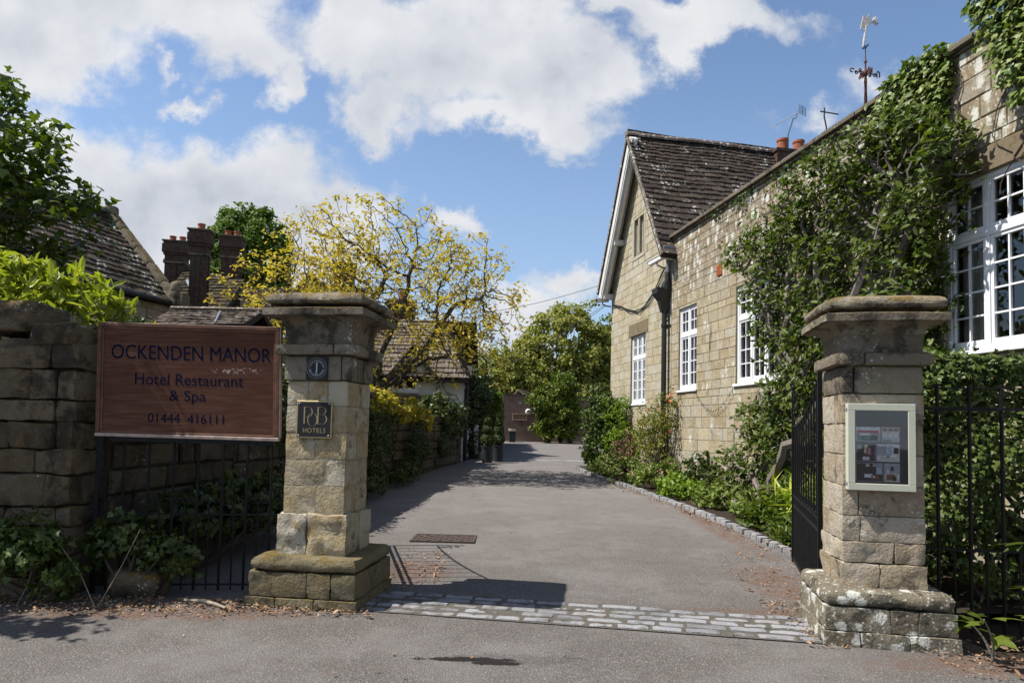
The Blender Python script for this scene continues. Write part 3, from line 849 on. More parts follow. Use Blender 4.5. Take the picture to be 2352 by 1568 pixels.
def build_kerb():
    mb = MB(); y = 7.6
    while y < 20.5:
        L = random.uniform(.17, .26); x = lerp(KERBX, y+L/2); dx = (lerp(KERBX, y+L)-lerp(KERBX, y))/L
        fr = rotfr(x+random.uniform(-.012, .012), y+L/2, -math.degrees(math.atan(dx)), gz(y)); fr = Fr(fr.o, fr.M[0], fr.M[1], fr.M[2])
        rough(mb, (0, 0, .02+random.uniform(-.01, .012)), (.115, L-.018, .13), fr, .02, .012, random.random()*50, .045, 9.); y += L
    tag(mb.build('kerb', MAT['kerb'], smooth=True), kind='structure')
    # raised bed soil between kerb and hall wall
    m2 = MB(); V = []; ys = [5.9+.5*i for i in range(32)]
    for yy in ys:
        a = lerp(KERBX, yy)+.04; b = 6.62-.176*yy
        for i in range(7):
            t = i/6; V.append((a+(b-a)*t, yy, gz(yy)+.03+.06*t+MN.noise(Vector((t*3, yy, 0)))*.03))
    F = [(j*7+i, j*7+i+1, (j+1)*7+i+1, (j+1)*7+i) for j in range(len(ys)-1) for i in range(6)]
    m2.add(V, F); tag(m2.build('flower_bed_soil', MAT['soil'], smooth=True), kind='structure')
    # the ground left and right of the gate
    m3 = MB()
    for j, (x0, x1) in enumerate([(-9, -3.8), (-3.8, -2.2)]):
        pass


build_ground(); build_drive(); build_setts(); build_kerb()


# ================================================================== GATE PIERS
def sqprof(mb, prof, fr, n=12, amp=.006, seed=0, rr=.03):
    """loft of rounded squares, weathered"""
    V = []; m = 4*n
    for h, z in prof:
        for k in range(m):
            side, t = divmod(k, n); t = t/n*2-1
            x, y = [(t, -1), (1, t), (-t, 1), (-1, -t)][side]
            l = max(1e-6, math.hypot(x, y)); c = 1-.035*max(0, (l-1.2))/.214
            P = Vector((x*h*c, y*h*c, z)); w = Vector((P.x*6+seed, P.y*6, z*6))
            d = MN.noise(w)*amp+MN.noise(w*3)*amp*.6
            if MN.noise(w*.55+Vector((9, 3, 1))) > .42 and h > .3: d -= .018
            V.append((P.x*(1+d/max(h, .1)), P.y*(1+d/max(h, .1)), z+MN.noise(w*1.3+Vector((5, 5, 5)))*amp*.8))
    F = [(i*m+k, i*m+(k+1) % m, (i+1)*m+(k+1) % m, (i+1)*m+k) for i in range(len(prof)-1) for k in range(m)]
    mb.add(fr(V), F)


def course(mb, fr, half, z0, z1, xs, ysp=0., r=.02, amp=.007, gap=.0035):
    xs = [-1]+list(xs)+[1]
    for (a, b) in zip(xs, xs[1:]):
        for (c, d) in ((-1, ysp), (ysp, 1)):
            j = random.uniform(-.004, .004)
            rough(mb, ((a+b)/2*half, (c+d)/2*half, (z0+z1)/2), ((b-a)*half-gap+j, (d-c)*half-gap, z1-z0-gap), fr, r, amp, random.random()*60, .04, 8.)


def build_pier(cx, cy, deg, label, right):
    fr = rotfr(cx, cy, deg); fc = fr
    if right: fr = Fr(fr.o, fr.M[0], fr.M[1], fr.M[2]*.974); fc = Fr(fr.o, fr.M[0]*.95, fr.M[1]*.95, fr.M[2])
    root = empty('gate_pier', (cx, cy, 0), label, 'gate pier', 'stone gate piers')
    cap = MAT['piercap']; pl = MAT['plinthR' if right else 'plinthL']
    P = .45 if right else .475; z1, z2 = (.285, .41) if right else (.295, .415)
    mb = MB()
    course(mb, fr, P+.012, -.05, .085 if not right else .11, [-.45, .25], .1, .010, .012)
    course(mb, fr, P-.005, .087 if not right else .112, z1, [.1, .55] if not right else [-.0, .42], -.15, .010, .012)
    sqprof(mb, [(P-.2, z1-.01), (P-.07, z1+.002), (P-.03, z1+.008), (P-.006, z1+.025), (P+.002, z1+.055), (P-.004, z1+.085), (P-.022, z1+.11), (P-.05, z2-.004), (P-.12, z2+.001), (P-.2, z2+.002)], fr, 16, .012, 21 if right else 33)
    mb.build('plinth', pl, root, True)
    mb = MB(); s0 = .318 if not right else .302
    if right: course(mb, fr, s0, z2-.01, .595, [-.1], .1, .012, .018); course(mb, fr, s0-.006, .597, .76, [.25], -.2, .012, .022)
    else: course(mb, fr, s0, z2-.01, .76, [-.12], .1, .014, .026)
    zs = [.76, 1.0, 1.225, 1.46, 1.69, 1.905] if not right else [.76, .96, 1.19, 1.43, 1.67, 1.905]
    hs = .278 if not right else .288
    sp = [[0.05], [.3, ], [-.02], [.25], [-.3, .35]] if not right else [[-.55], [-.6], [-.58], [-.62], [-.55]]
    for i in range(5): course(mb, fr, hs+random.uniform(-.004, .004), zs[i], zs[i+1], sp[i], random.uniform(-.3, .3), .010, .0075)
    box(mb, (-.24, -.24, .3), (.24, .24, 2.4), fr)
    mb.build('shaft', MAT['pierR' if right else 'pier'], root, True)
    mb = MB(); box(mb, (-.2705, -.2705, .62), (.2705, .2705, 1.9), fr); mb.build('mortar_core', MAT['mortarpale'], root)
    mb = MB()
    course(mb, fc, .303, 1.908, 2.125, [.72] if not right else [-.7], .1, .018, .007)
    course(mb, fc, .368, 2.13, 2.222, [.45] if not right else [-.4], 0, .012, .007)
    sqprof(mb, [(.3, 2.22), (.308, 2.225), (.313, 2.365), (.315, 2.385)], fc, 12, .005, 3)
    sqprof(mb, [(.30, 2.372), (.320, 2.375), (.325, 2.400), (.338, 2.424), (.366, 2.441), (.405, 2.451), (.438, 2.455), (.439, 2.461), (.466, 2.462), (.467, 2.517), (.455, 2.523), (.35, 2.527), (.335, 2.565)], fc, 14, .006, 8 if right else 5)
    sqprof(mb, [(.33, 2.560), (.415, 2.561), (.438, 2.570), (.449, 2.59), (.447, 2.615), (.432, 2.638), (.40, 2.655), (.35, 2.668), (.27, 2.685), (.16, 2.700), (.02, 2.71)], fc, 14, .009, 14 if right else 2)
    mb.build('cap', cap, root, True)
    return fr


LPF = build_pier(-1.654, 6.21, -8, 'stone gate pier carrying the two black plaques beside the hotel sign', False)
RPF = build_pier(2.87, 5.46, -11, 'stone gate pier with lichen-spotted plinth carrying the framed picture case', True)


def face(fr, dy):
    """frame on the front face of a pier: u right, v up, w outward"""
    o = fr([(0, -dy, 0)])[0]; return Fr(o, fr.M[0], (0, 0, 1), -fr.M[1])


# round membership plaque
def build_plaques():
    f = face(LPF, .302+.012); cz = 2.015; cx = .005
    p = empty('round_seal_plaque', f([(cx, cz, 0)])[0], 'small black plaque with white ring of lettering under the pier band', 'plaque')
    mb = MB(); bbox(mb, (cx-.096, cz-.1, -.01), (cx+.096, cz+.1, .008), f, .002); mb.build('plate', MAT['blackboard'], p)
    mb = MB()
    for rr, tw in ((.091, .0016), (.074, .0014)):
        n = 64; V = []
        for k in range(n):
            a = 2*math.pi*k/n
            for q in (rr-tw, rr): V.append((cx+q*math.cos(a), cz+q*math.sin(a), .0095))
        mb.add(f(V), [(2*k, 2*k+1, 2*((k+1) % n)+1, 2*((k+1) % n)) for k in range(n)])
    mb.build('ring', MAT['silver'], p)

    def circ(name, s, a0, a1, inward):
        cur = MB()
        for i, ch in enumerate(s):
            if ch == ' ': continue
            a = R(a0+(a1-a0)*i/(len(s)-1)); r_ = .061
            o = f([(cx+r_*math.cos(a), cz+r_*math.sin(a), .0095)])[0]
            t = np.array((-math.sin(a), math.cos(a))); rd = np.array((math.cos(a), math.sin(a)))
            ua, va = ((-t, rd) if not inward else (t, -rd))
            U = f.M[0]*ua[0]+f.M[1]*ua[1]; Vv = f.M[0]*va[0]+f.M[1]*va[1]
            lf = Fr(o, U, Vv, f.M[2]); wdt = .0125 if ch not in 'JI.' else .006
            tt = text('glyph', ch, MAT['silver'], lf, 0, 0, wdt if ch != '.' else .003, .0155 if ch != '.' else .003, p, .0)
            me = tt.data; V = np.empty(len(me.vertices)*3); me.vertices.foreach_get('co', V)
            cur.add(V.reshape(-1, 3), [tuple(q.vertices) for q in me.polygons]); bpy.data.objects.remove(tt)
        cur.build(name, MAT['silver'], p)
    circ('upper_lettering', 'JOHANSENS', 166, 14, False)
    circ('lower_lettering', '.RECOMMENDED.', 181, 359, True)
    mb = MB()
    for (a, b, c, d) in [(-.0055, -.032, .0055, .036), (-.008, .037, .008, .041), (-.0095, .043, .0095, .046), (-.007, .0475, .007, .049)]:
        box(mb, (cx+a, cz+b, .008), (cx+c, cz+d, .0095), f)
    pts = [(-.0, -.032), (-.001, -.040), (-.005, -.047), (-.011, -.050)]
    for (x, z), (x2, z2), w0, w1 in zip(pts, pts[1:], (.0055, .0052, .0048), (.0052, .0048, .004)):
        mb.add(f([(cx+x-w0, cz+z, .0093), (cx+x+w0, cz+z, .0093), (cx+x2+w1, cz+z2, .0093), (cx+x2-w1, cz+z2, .0093)]), [(0, 3, 2, 1)])
    mb.build('column_letter', MAT['silver'], p)
    # brass-edged group plaque
    f = face(LPF, .278+.01); cz = 1.572; cx = -.012; h = .162
    p = empty('brass_edged_plaque', f([(cx, cz, 0)])[0], 'square black plaque with brass edge and brass letters, lower on the pier', 'plaque')
    mb = MB(); bbox(mb, (cx-h, cz-h, -.01), (cx+h, cz+h, .010), f, .003); mb.build('backplate', MAT['brass'], p)
    mb = MB(); bbox(mb, (cx-h+.012, cz-h+.012, .006), (cx+h-.012, cz+h-.012, .013), f, .001); mb.build('panel', MAT['blackboard'], p)
    for sx in (-1, 1):
        for sz in (-1, 1):
            mb = MB(); ff = Fr(f([(cx+sx*(h-.026), cz+sz*(h-.024), .012)])[0], f.M[0], f.M[1], f.M[2])
            lathe(mb, [(.0075, 0), (.007, .004), (.004, .006), (0.0001, .0065)], ff, 12); mb.build('screw', MAT['silver'], p, True)
    text('lettering', 'HOTELS', MAT['brass'], f, cx+.005, cz-.095, .205, .040, p, .0142, font_sp=1.1)
    # monogram P o B from bars and crescents
    mb = MB()

    def bar(x0, z0, x1, z1): box(mb, (cx+x0, cz+z0, .012), (cx+x1, cz+z1, .0145), f)

    def arc(x, z, rx, rz, a0, a1, thick, thin=.0014, rot=0):
        n = 28; V = []
        for k in range(n+1):
            a = R(a0+(a1-a0)*k/n); t = thin+(thick-thin)*abs(math.cos(a))**1.5
            for q in (0, 1):
                V.append((cx+x+(rx-(t if q else 0))*math.cos(a), cz+z+(rz-(t*.5 if q else 0))*math.sin(a), .0145))
        mb.add(f(V), [(2*k, 2*k+1, 2*k+3, 2*k+2) for k in range(n)])
    bar(-.094, -.040, -.083, .108); arc(-.055, .063, .042, .0445, -90, 90, .010); bar(-.083, .105, -.055, .1075); bar(-.083, .0185, -.055, .0205)
    arc(-.014, -.002, .046, .058, 0, 360, .009)
    bar(.030, -.040, .041, .108); bar(.041, .1055, .072, .1075); arc(.072, .0755, .038, .032, -90, 90, .009); bar(.041, .0425, .072, .0445)
    arc(.074, .002, .046, .0415, -90, 90, .011); bar(.041, -.0395, .074, -.0375)
    mb.build('monogram', MAT['brass'], p)


build_plaques()


def build_case():
    f = face(RPF, .29); W, H = .235, .325; cx, cz = -.03, 1.455
    p = empty('picture_case', f([(cx, cz, 0)])[0], 'sage green framed glass case of hotel photographs on the pier', 'display case')
    mb = MB(); bbox(mb, (cx-W, cz-H, .0), (cx+W, cz+H, .05), f, .003); mb.build('back_box', MAT['cream'], p)
    mb = MB(); t = .052
    for a in [(-W, -H, W, -H+t), (-W, H-t, W, H), (-W, -H+t, -W+t, H-t), (W-t, -H+t, W, H-t)]:
        bbox(mb, (cx+a[0], cz+a[1], .051), (cx+a[2], cz+a[3], .068), f, .003)
    mb.build('frame', MAT['cream'], p)
    mb = MB(); box(mb, (cx-W+t-.001, cz-H+t-.001, .050), (cx+W-t+.001, cz+H-t+.001, .053), f); mb.build('backing', MAT['greyback'], p)
    mb = MB(); mb.add(f([(cx-W+t, cz-H+t, .063), (cx+W-t, cz-H+t, .063), (cx+W-t, cz+H-t, .063), (cx-W+t, cz+H-t, .063)]), [(0, 1, 2, 3)]); mb.build('glass', MAT['glass'], p)
    for z in (-.28, .28):
        mb = MB(); box(mb, (cx-W-.004, cz+z-.012, .02), (cx-W+.002, cz+z+.012, .05), f); mb.build('hinge', MAT['greymetal'], p)
    # six prints, each a small interior view made of colour patches
    x0, x1 = cx-W+t+.006, cx+W-t-.055
    y0 = cz+H-t-.122
    ww = x1-x0
    pr = [(0, 0, .57, .115), (.59, 0, .41, .115), (0, .125, .45, .135), (.47, .125, .53, .135), (0, .27, .63, .14), (.65, .27, .35, .14)]
    pal = {k: flat('print '+k, c, .35, .5, 0, .25, 60) for k, c in dict(white=(.85, .85, .9), red=(.5, .04, .06), teal=(.10, .30, .30), dark=(.03, .025, .028), grey=(.45, .46, .52), brown=(.24, .10, .07), cream=(.68, .65, .54), blue=(.48, .6, .72)).items()}
    cont = [[('white', 0, .6, 1, 1), ('grey', 0, .0, 1, .6), ('red', .03, .6, .95, .78), ('teal', .05, .1, .45, .42), ('dark', .25, .08, .9, .45), ('white', .15, .42, .6, .6), ('teal', .3, .15, .6, .35)],
            [('cream', 0, .0, 1, 1), ('brown', .03, .75, .3, .95), ('brown', .37, .75, .64, .95), ('brown', .7, .75, .97, .95), ('white', .08, .35, .27, .55), ('white', .4, .35, .6, .55), ('white', .72, .35, .92, .55), ('dark', .05, .04, .6, .1), ('blue', .02, .12, .98, .28)],
            [('dark', 0, 0, 1, 1), ('white', .35, .05, .7, .25), ('cream', .42, .45, .62, .95), ('red', .55, .35, .8, .8), ('grey', .65, .4, .75, .75), ('grey', .02, .7, .3, .95)],
            [('white', 0, 0, 1, 1), ('grey', .0, .35, .45, .9), ('blue', .5, .3, .65, .95), ('dark', .75, .45, .97, .8), ('grey', .4, .3, .5, .45), ('cream', .1, .08, .9, .25), ('brown', .45, .22, .55, .3)],
            [('dark', 0, 0, 1, 1), ('white', .3, .2, .6, .4), ('blue', .75, .4, .97, .8), ('cream', .35, .82, .5, .95), ('brown', .55, .1, .85, .35), ('grey', .62, .82, .98, .98), ('white', .62, .2, .7, .3)],
            [('cream', 0, 0, 1, 1), ('grey', .0, .45, 1, 1), ('dark', .38, .6, .62, .85), ('brown', .1, .08, .7, .4), ('dark', .5, .05, .8, .3), ('white', .15, .5, .25, .65), ('white', .85, .1, .98, .4)]]
    for (a, b, w_, h_), cc in zip(pr, cont):
        xa = x0+a*ww; ztop = y0-b; mb = MB(); box(mb, (xa, ztop-h_, .0532), (xa+w_*ww, ztop, .0548), f); o = mb.build('photo_print', MAT['silver'], p)
        iw, ih = w_*ww-.008, h_-.008
        for k, (c, u0_, v0_, u1_, v1_) in enumerate(cc):
            m2 = MB(); w = .0552+.0003*k
            m2.add(f([(xa+.004+u0_*iw, ztop-h_+.004+v0_*ih, w), (xa+.004+u1_*iw, ztop-h_+.004+v0_*ih, w), (xa+.004+u1_*iw, ztop-h_+.004+v1_*ih, w), (xa+.004+u0_*iw, ztop-h_+.004+v1_*ih, w)]), [(0, 1, 2, 3)])
            m2.build('picture_patch', pal[c], o)


build_case()


# ================================================================== HOTEL SIGN
def build_sign():
    a = R(-.5); o = (-3.69, 6.065, 0)
    f = Fr(o, (math.cos(a), math.sin(a), 0), (0, .0, 1), (math.sin(a), -math.cos(a), 0))
    W, z0, z1 = 1.625, 1.385, 2.395
    f = Fr(np.array(o), (math.cos(a), math.sin(a), -.008), (-.028, .0, 1), (math.sin(a), -math.cos(a), 0)); f.o = f.o+np.array((.06, 0, 0))
    p = empty('hotel_sign', f([(W/2, z0, 0)])[0], 'varnished brown wooden sign board with navy lettering on the railings', 'sign board')
    mb = MB(); box(mb, (.03, z0+.03, -.015), (W-.03, z1-.03, .012), f); mb.build('board', MAT['sign'], p)
    mb = MB()
    bbox(mb, (0, z1-.035, -.02), (W, z1, .032), f, .004); bbox(mb, (0, z0+.032, -.02), (.036, z1-.035, .032), f, .004); bbox(mb, (W-.034, z0+.032, -.02), (W, z1-.035, .032), f, .004)
    bbox(mb, (.036, z1-.055, .0), (W-.034, z1-.036, .022), f, .003); bbox(mb, (.037, z0+.05, .0), (.055, z1-.056, .022), f, .003); bbox(mb, (W-.053, z0+.05, .0), (W-.035, z1-.056, .022), f, .003)
    bbox(mb, (.037, z0+.033, .0), (W-.035, z0+.049, .022), f, .003)
    mb.build('moulding', MAT['signframe'], p)
    mb = MB(); bbox(mb, (-.002, z0, -.02), (W+.002, z0+.03, .038), f, .004); mb.build('bottom_rail', MAT['signlip'], p)
    mb = MB(); bbox(mb, (W+.0005, z0+.031, -.018), (W+.012, z1-.006, .030), f, .003); mb.build('edge_strip', MAT['signlip'], p)
    mb = MB(); box(mb, (.12, z0-.038, -.03), (W-.05, z0-.004, .02), f); mb.build('support_bar', MAT['iron'], p)
    X = lambda px: (px-213)/(638-213)*W
    Z = lambda py: z1-(py-743)/(1008-743)*(z1-z0)
    text('lettering', 'OCKENDEN MANOR', MAT['navy'], f, X(431), Z(810), 1.425, .128, p, .0135)
    text('lettering', 'Hotel Restaurant', MAT['navy'], f, X(427), Z(872), .965, .102, p, .0135)
    text('lettering', '& Spa', MAT['navy'], f, X(424), Z(913), .325, .122, p, .0135)
    text('lettering', '01444  416111', MAT['navy'], f, X(421), Z(962), .675, .085, p, .0135)


build_sign()


# ================================================================== IRON RAILINGS AND GATES
def railing(name, A, B, label, n, ztop, rails, thick=.011, dog=True, hoops=False, hidden_from=None, posts=(), group='black iron railings'):
    A = Vector(A); B = Vector(B); d = (B-A); L = d.length; d.normalize(); ang = math.degrees(math.atan2(d.y, d.x)); f = rotfr(A.x, A.y, ang, A.z)
    root = empty(name, A, label, 'railing', group)
    for (z, h, w) in rails:
        mb = MB(); box(mb, (0, -w, z-h), (L, w, z+h), f); mb.build('rail', MAT['iron'], root)
    for i in range(n+1):
        u = L*i/n; mb = MB(); t = thick
        tube(mb, f([(u, 0, .03), (u, 0, ztop)]), [t, t], 8); mb.build('bar', MAT['iron'], root, False)
        if dog and i < n:
            um = u+L/n/2; mb = MB(); zt = .78 if hoops else .67
            tube(mb, f([(um, 0, .03), (um, 0, zt)]), [t*.62]*2, 6)
            if hoops:
                for s_ in (-1, 1):
                    r_ = L/n/4; pts = [(um+s_*(r_-r_*math.cos(q)), 0, zt+r_*math.sin(q)*1.1) for q in np.linspace(0, math.pi, 9)]
                    tube(mb, f(pts), .006, 5)
                    tube(mb, f([(um+s_*(2*r_), 0, zt), (um+s_*(2*r_)-s_*.012, 0, zt-.02), (um+s_*(2*r_)-s_*.02, 0, zt-.005)]), .005, 5)
            mb.build('dog_bar', MAT['iron'], root)
    for u in posts:
        mb = MB(); box(mb, (u-.018, -.018, -.02), (u+.018, .018, ztop+.05), f); mb.build('post', MAT['iron'], root)
    return root


railing('iron_railing', (-3.66, 6.10, 0), (-1.96, 6.27, 0), 'black railings with hooped lower bars under the hotel sign', 8, 1.98, [(.70, .006, .016), (1.9, .006, .016), (.08, .006, .016)], .012, True, True, posts=(.0,))
railing('iron_railing', (3.16, 5.47, 0), (6.3, 4.86, 0), 'tall black railings in front of the ivy beside the picture pier', 14, 1.96, [(.665, .009, .012), (1.765, .012, .016), (1.93, .005, .01)], .014, True, False)


def gate_leaf(hx, hy, tx, ty, label):
    A = Vector((hx, hy, 0)); B = Vector((tx, ty, 0)); d = B-A; L = d.length; ang = math.degrees(math.atan2(d.y, d.x)); f = rotfr(hx, hy, ang, 0)
    root = empty('iron_gate', A, label, 'gate', 'open iron gate leaves')
    dz = gz(ty)
    top = lambda u: 1.62+.45*(1-u/L)**2.1
    bz = lambda u: .05+dz*u/L
    mb = MB()
    box(mb, (-.018, -.018, .03), (.018, .018, 2.12), f); mb.build('stile', MAT['iron'], root)
    mb = MB(); box(mb, (L-.02, -.018, bz(L)-.02), (L+.02, .018, 2.02), f); mb.build('stile', MAT['iron'], root)
    mb = MB(); tube(mb, f([(u, 0, top(u)) for u in np.linspace(0, L, 20)]), .013, 6); mb.build('top_rail', MAT['iron'], root)
    for z, t in ((.09, .022), (.70, .016), (.80, .008)):
        mb = MB(); prism(mb, [(0, z-t), (L, z-t+dz*.6), (L, z+t+dz*.6), (0, z+t)], -.010, .010, Fr(f.o, f.M[0], (0, 0, 1), -f.M[1])); mb.build('rail', MAT['iron'], root)
    n = 11
    for i in range(1, n):
        u = L*i/n; mb = MB(); tube(mb, f([(u, 0, .09), (u, 0, top(u))]), .010, 6); mb.build('bar', MAT['iron'], root)
    for i in range(n):
        u = L*(i+.5)/n; mb = MB(); tube(mb, f([(u, 0, .09), (u, 0, .83), ]), .008, 6)
        tube(mb, f([(u-.03, 0, .84), (u-.015, 0, .815), (u, 0, .83), (u, 0, .90), (u, 0, .83), (u+.015, 0, .815), (u+.03, 0, .84)]), .006, 5)
        mb.build('dog_bar', MAT['iron'], root)
    mb = MB()
    def scroll(cu, cz, r_, s_, turns=1.4):
        pts = [(cu+s_*r_*(1-q*.72)*math.cos(q*turns*2*math.pi), 0, cz+r_*(1-q*.72)*math.sin(q*turns*2*math.pi)) for q in np.linspace(0, 1, 22)]
        tube(mb, f(pts), .008, 5)
    scroll(L-.10, 1.80, .07, 1); scroll(L-.08, 1.95, .05, 1); scroll(L-.11, 1.69, .045, -1)
    mb.build('scroll', MAT['iron'], root)
    mb = MB(); tube(mb, f([(L-.03, -.02, .1), (L-.03, -.02, -.0+dz+.02), (L-.09, -.05, dz+.02)]), .012, 6); mb.build('drop_bolt', MAT['iron'], root)
    mb = MB(); tube(mb, f([(L, 0, 2.02), (L, 0, 2.06)]), [.02, .006], 8); lathe(mb, [(.001, 2.03), (.022, 2.05), (.028, 2.07), (.02, 2.095), (.001, 2.11)], Fr(f([(L, 0, 0)])[0], f.M[0], f.M[1], f.M[2]), 10); mb.build('finial', MAT['iron'], root, True)


gate_leaf(2.70, 5.98, 3.27, 7.92, 'open black iron gate leaf hung behind the picture pier')
gate_leaf(-1.43, 6.50, -1.93, 8.42, 'open black iron gate leaf hidden behind the plaque pier')


# ================================================================== RUBBLE WALL AT THE LEFT AND GARDEN WALL ALONG THE DRIVE
def build_walls():
    root = empty('rubble_wall', (-5, 6.3, 0), 'thick rubble stone wall with rounded copings left of the hotel sign', 'wall', 'boundary walls')
    f = rotfr(-6.6, 6.02, -1.5); mb = MB(); L = 2.83
    z = -.05
    hh = [.22, .18, .25, .17, .28, .21, .24, .19, .27, .25]
    for h in hh:
        u = random.uniform(-.4, 0)
        while u < L:
            w = random.uniform(.2, .66); a, b = max(u, -.3), min(u+w, L+random.uniform(-.02, .015)); u += w
            if L-b < .12: b = L+random.uniform(-.02, .015); u = L+1
            if b-a < .08: continue
            rough(mb, ((a+b)/2, .22, z+h/2), (b-a-.008, .5+random.uniform(-.03, .04), h-.008), f, .022, .032, random.random()*90, .045, 5.)
        z += h
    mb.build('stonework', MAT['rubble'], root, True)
    mb = MB(); box(mb, (-.3, .05, 0), (L-.06, .42, z-.03), f); mb.build('mortar_core', MAT['mortardark'], root)
    mb = MB()
    for a, b, zc, hh_, r_ in [(.0, .62, 2.26, .24, .11), (.62, 1.22, 2.28, .26, .11), (1.22, 1.78, 2.30, .28, .12), (1.78, 2.4, 2.30, .30, .14), (2.4, 2.80, 2.18, .22, .09)]:
        rough(mb, ((a+b)/2, .22, zc+hh_/2-.03), (b-a-.006, .60, hh_*.92), f, r_*.55, .04, random.random()*50, .045, 4.)
    mb.build('coping', MAT['rubble'], root, True)
    # garden wall running back along the drive
    root = empty('garden_wall', (-2.8, 13, .2), 'low shaded stone garden wall curving back along the left of the drive', 'wall', 'boundary walls')
    sw = MB(); co_ = MB(); cp = MB()
    for (x0, y0, h0), (x1, y1, h1) in zip(WALLB, WALLB[1:]):
        d = Vector((x1-x0, y1-y0, 0)); L = d.length; d.normalize(); f = Fr((x0, y0, 0), d, (0, 0, 1), d.cross(Vector((0, 0, 1))))
        g0, g1 = gz(y0)-.1, gz(y1)-.1
        poly = [(0, g0), (L, g1), (L, h1-.05), (0, h0-.05)]; prism(co_, poly, -.42, -.012, f)
        sl_ = (h1-h0)/L
        ashlar(sw, 0, L, min(g0, g1)-.1, max(h0, h1), f, (), (.2, .3), (.28, .6), (.012, .055), .016, .008, halfs=[(-sl_, 1, h0-.06)], wob=.012, jit=.01)
        u = 0
        while u < L:
            w = random.uniform(.35, .55); w = min(w, L-u+.02); hc = h0+sl_*(u+w/2)
            rough(cp, (u+w/2, hc+.01, -.2), (w-.01, .13, .52), f, .05, .02, random.random()*50, .07, 5.); u += w
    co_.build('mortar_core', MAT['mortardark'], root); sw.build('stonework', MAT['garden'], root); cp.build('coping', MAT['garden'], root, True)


build_walls()


# ================================================================== THE HALL (hotel wing on the right)
class Sag:
    def __init__(s, fr, amp, W): s.f = fr; s.a = amp; s.W = W; s.M = fr.M; s.o = fr.o

    def __call__(s, P):
        P = np.asarray(P, float); Q = s.f(P); t = np.clip(P[:, 0]/s.W, 0, 1)
        Q[:, 2] -= s.a*np.sin(math.pi*t)+.02*np.sin(t*17); return Q


def plate(mb, u0_, u1_, z0, z1, ops, w0, w1, fr):
    us = sorted({u0_, u1_, *[o[0] for o in ops], *[o[1] for o in ops]}); zs = sorted({z0, z1, *[o[2] for o in ops], *[o[3] for o in ops]})
    us = [u for u in us if u0_ <= u <= u1_]; zs = [z for z in zs if z0 <= z <= z1]
    for a, b in zip(us, us[1:]):
        run = None
        for c, d in zip(zs, zs[1:]):
            m = ((a+b)/2, (c+d)/2)
            if any(o[0] < m[0] < o[1] and o[2] < m[1] < o[3] for o in ops): continue
            box(mb, (a, c, w0), (b, d, w1), fr)


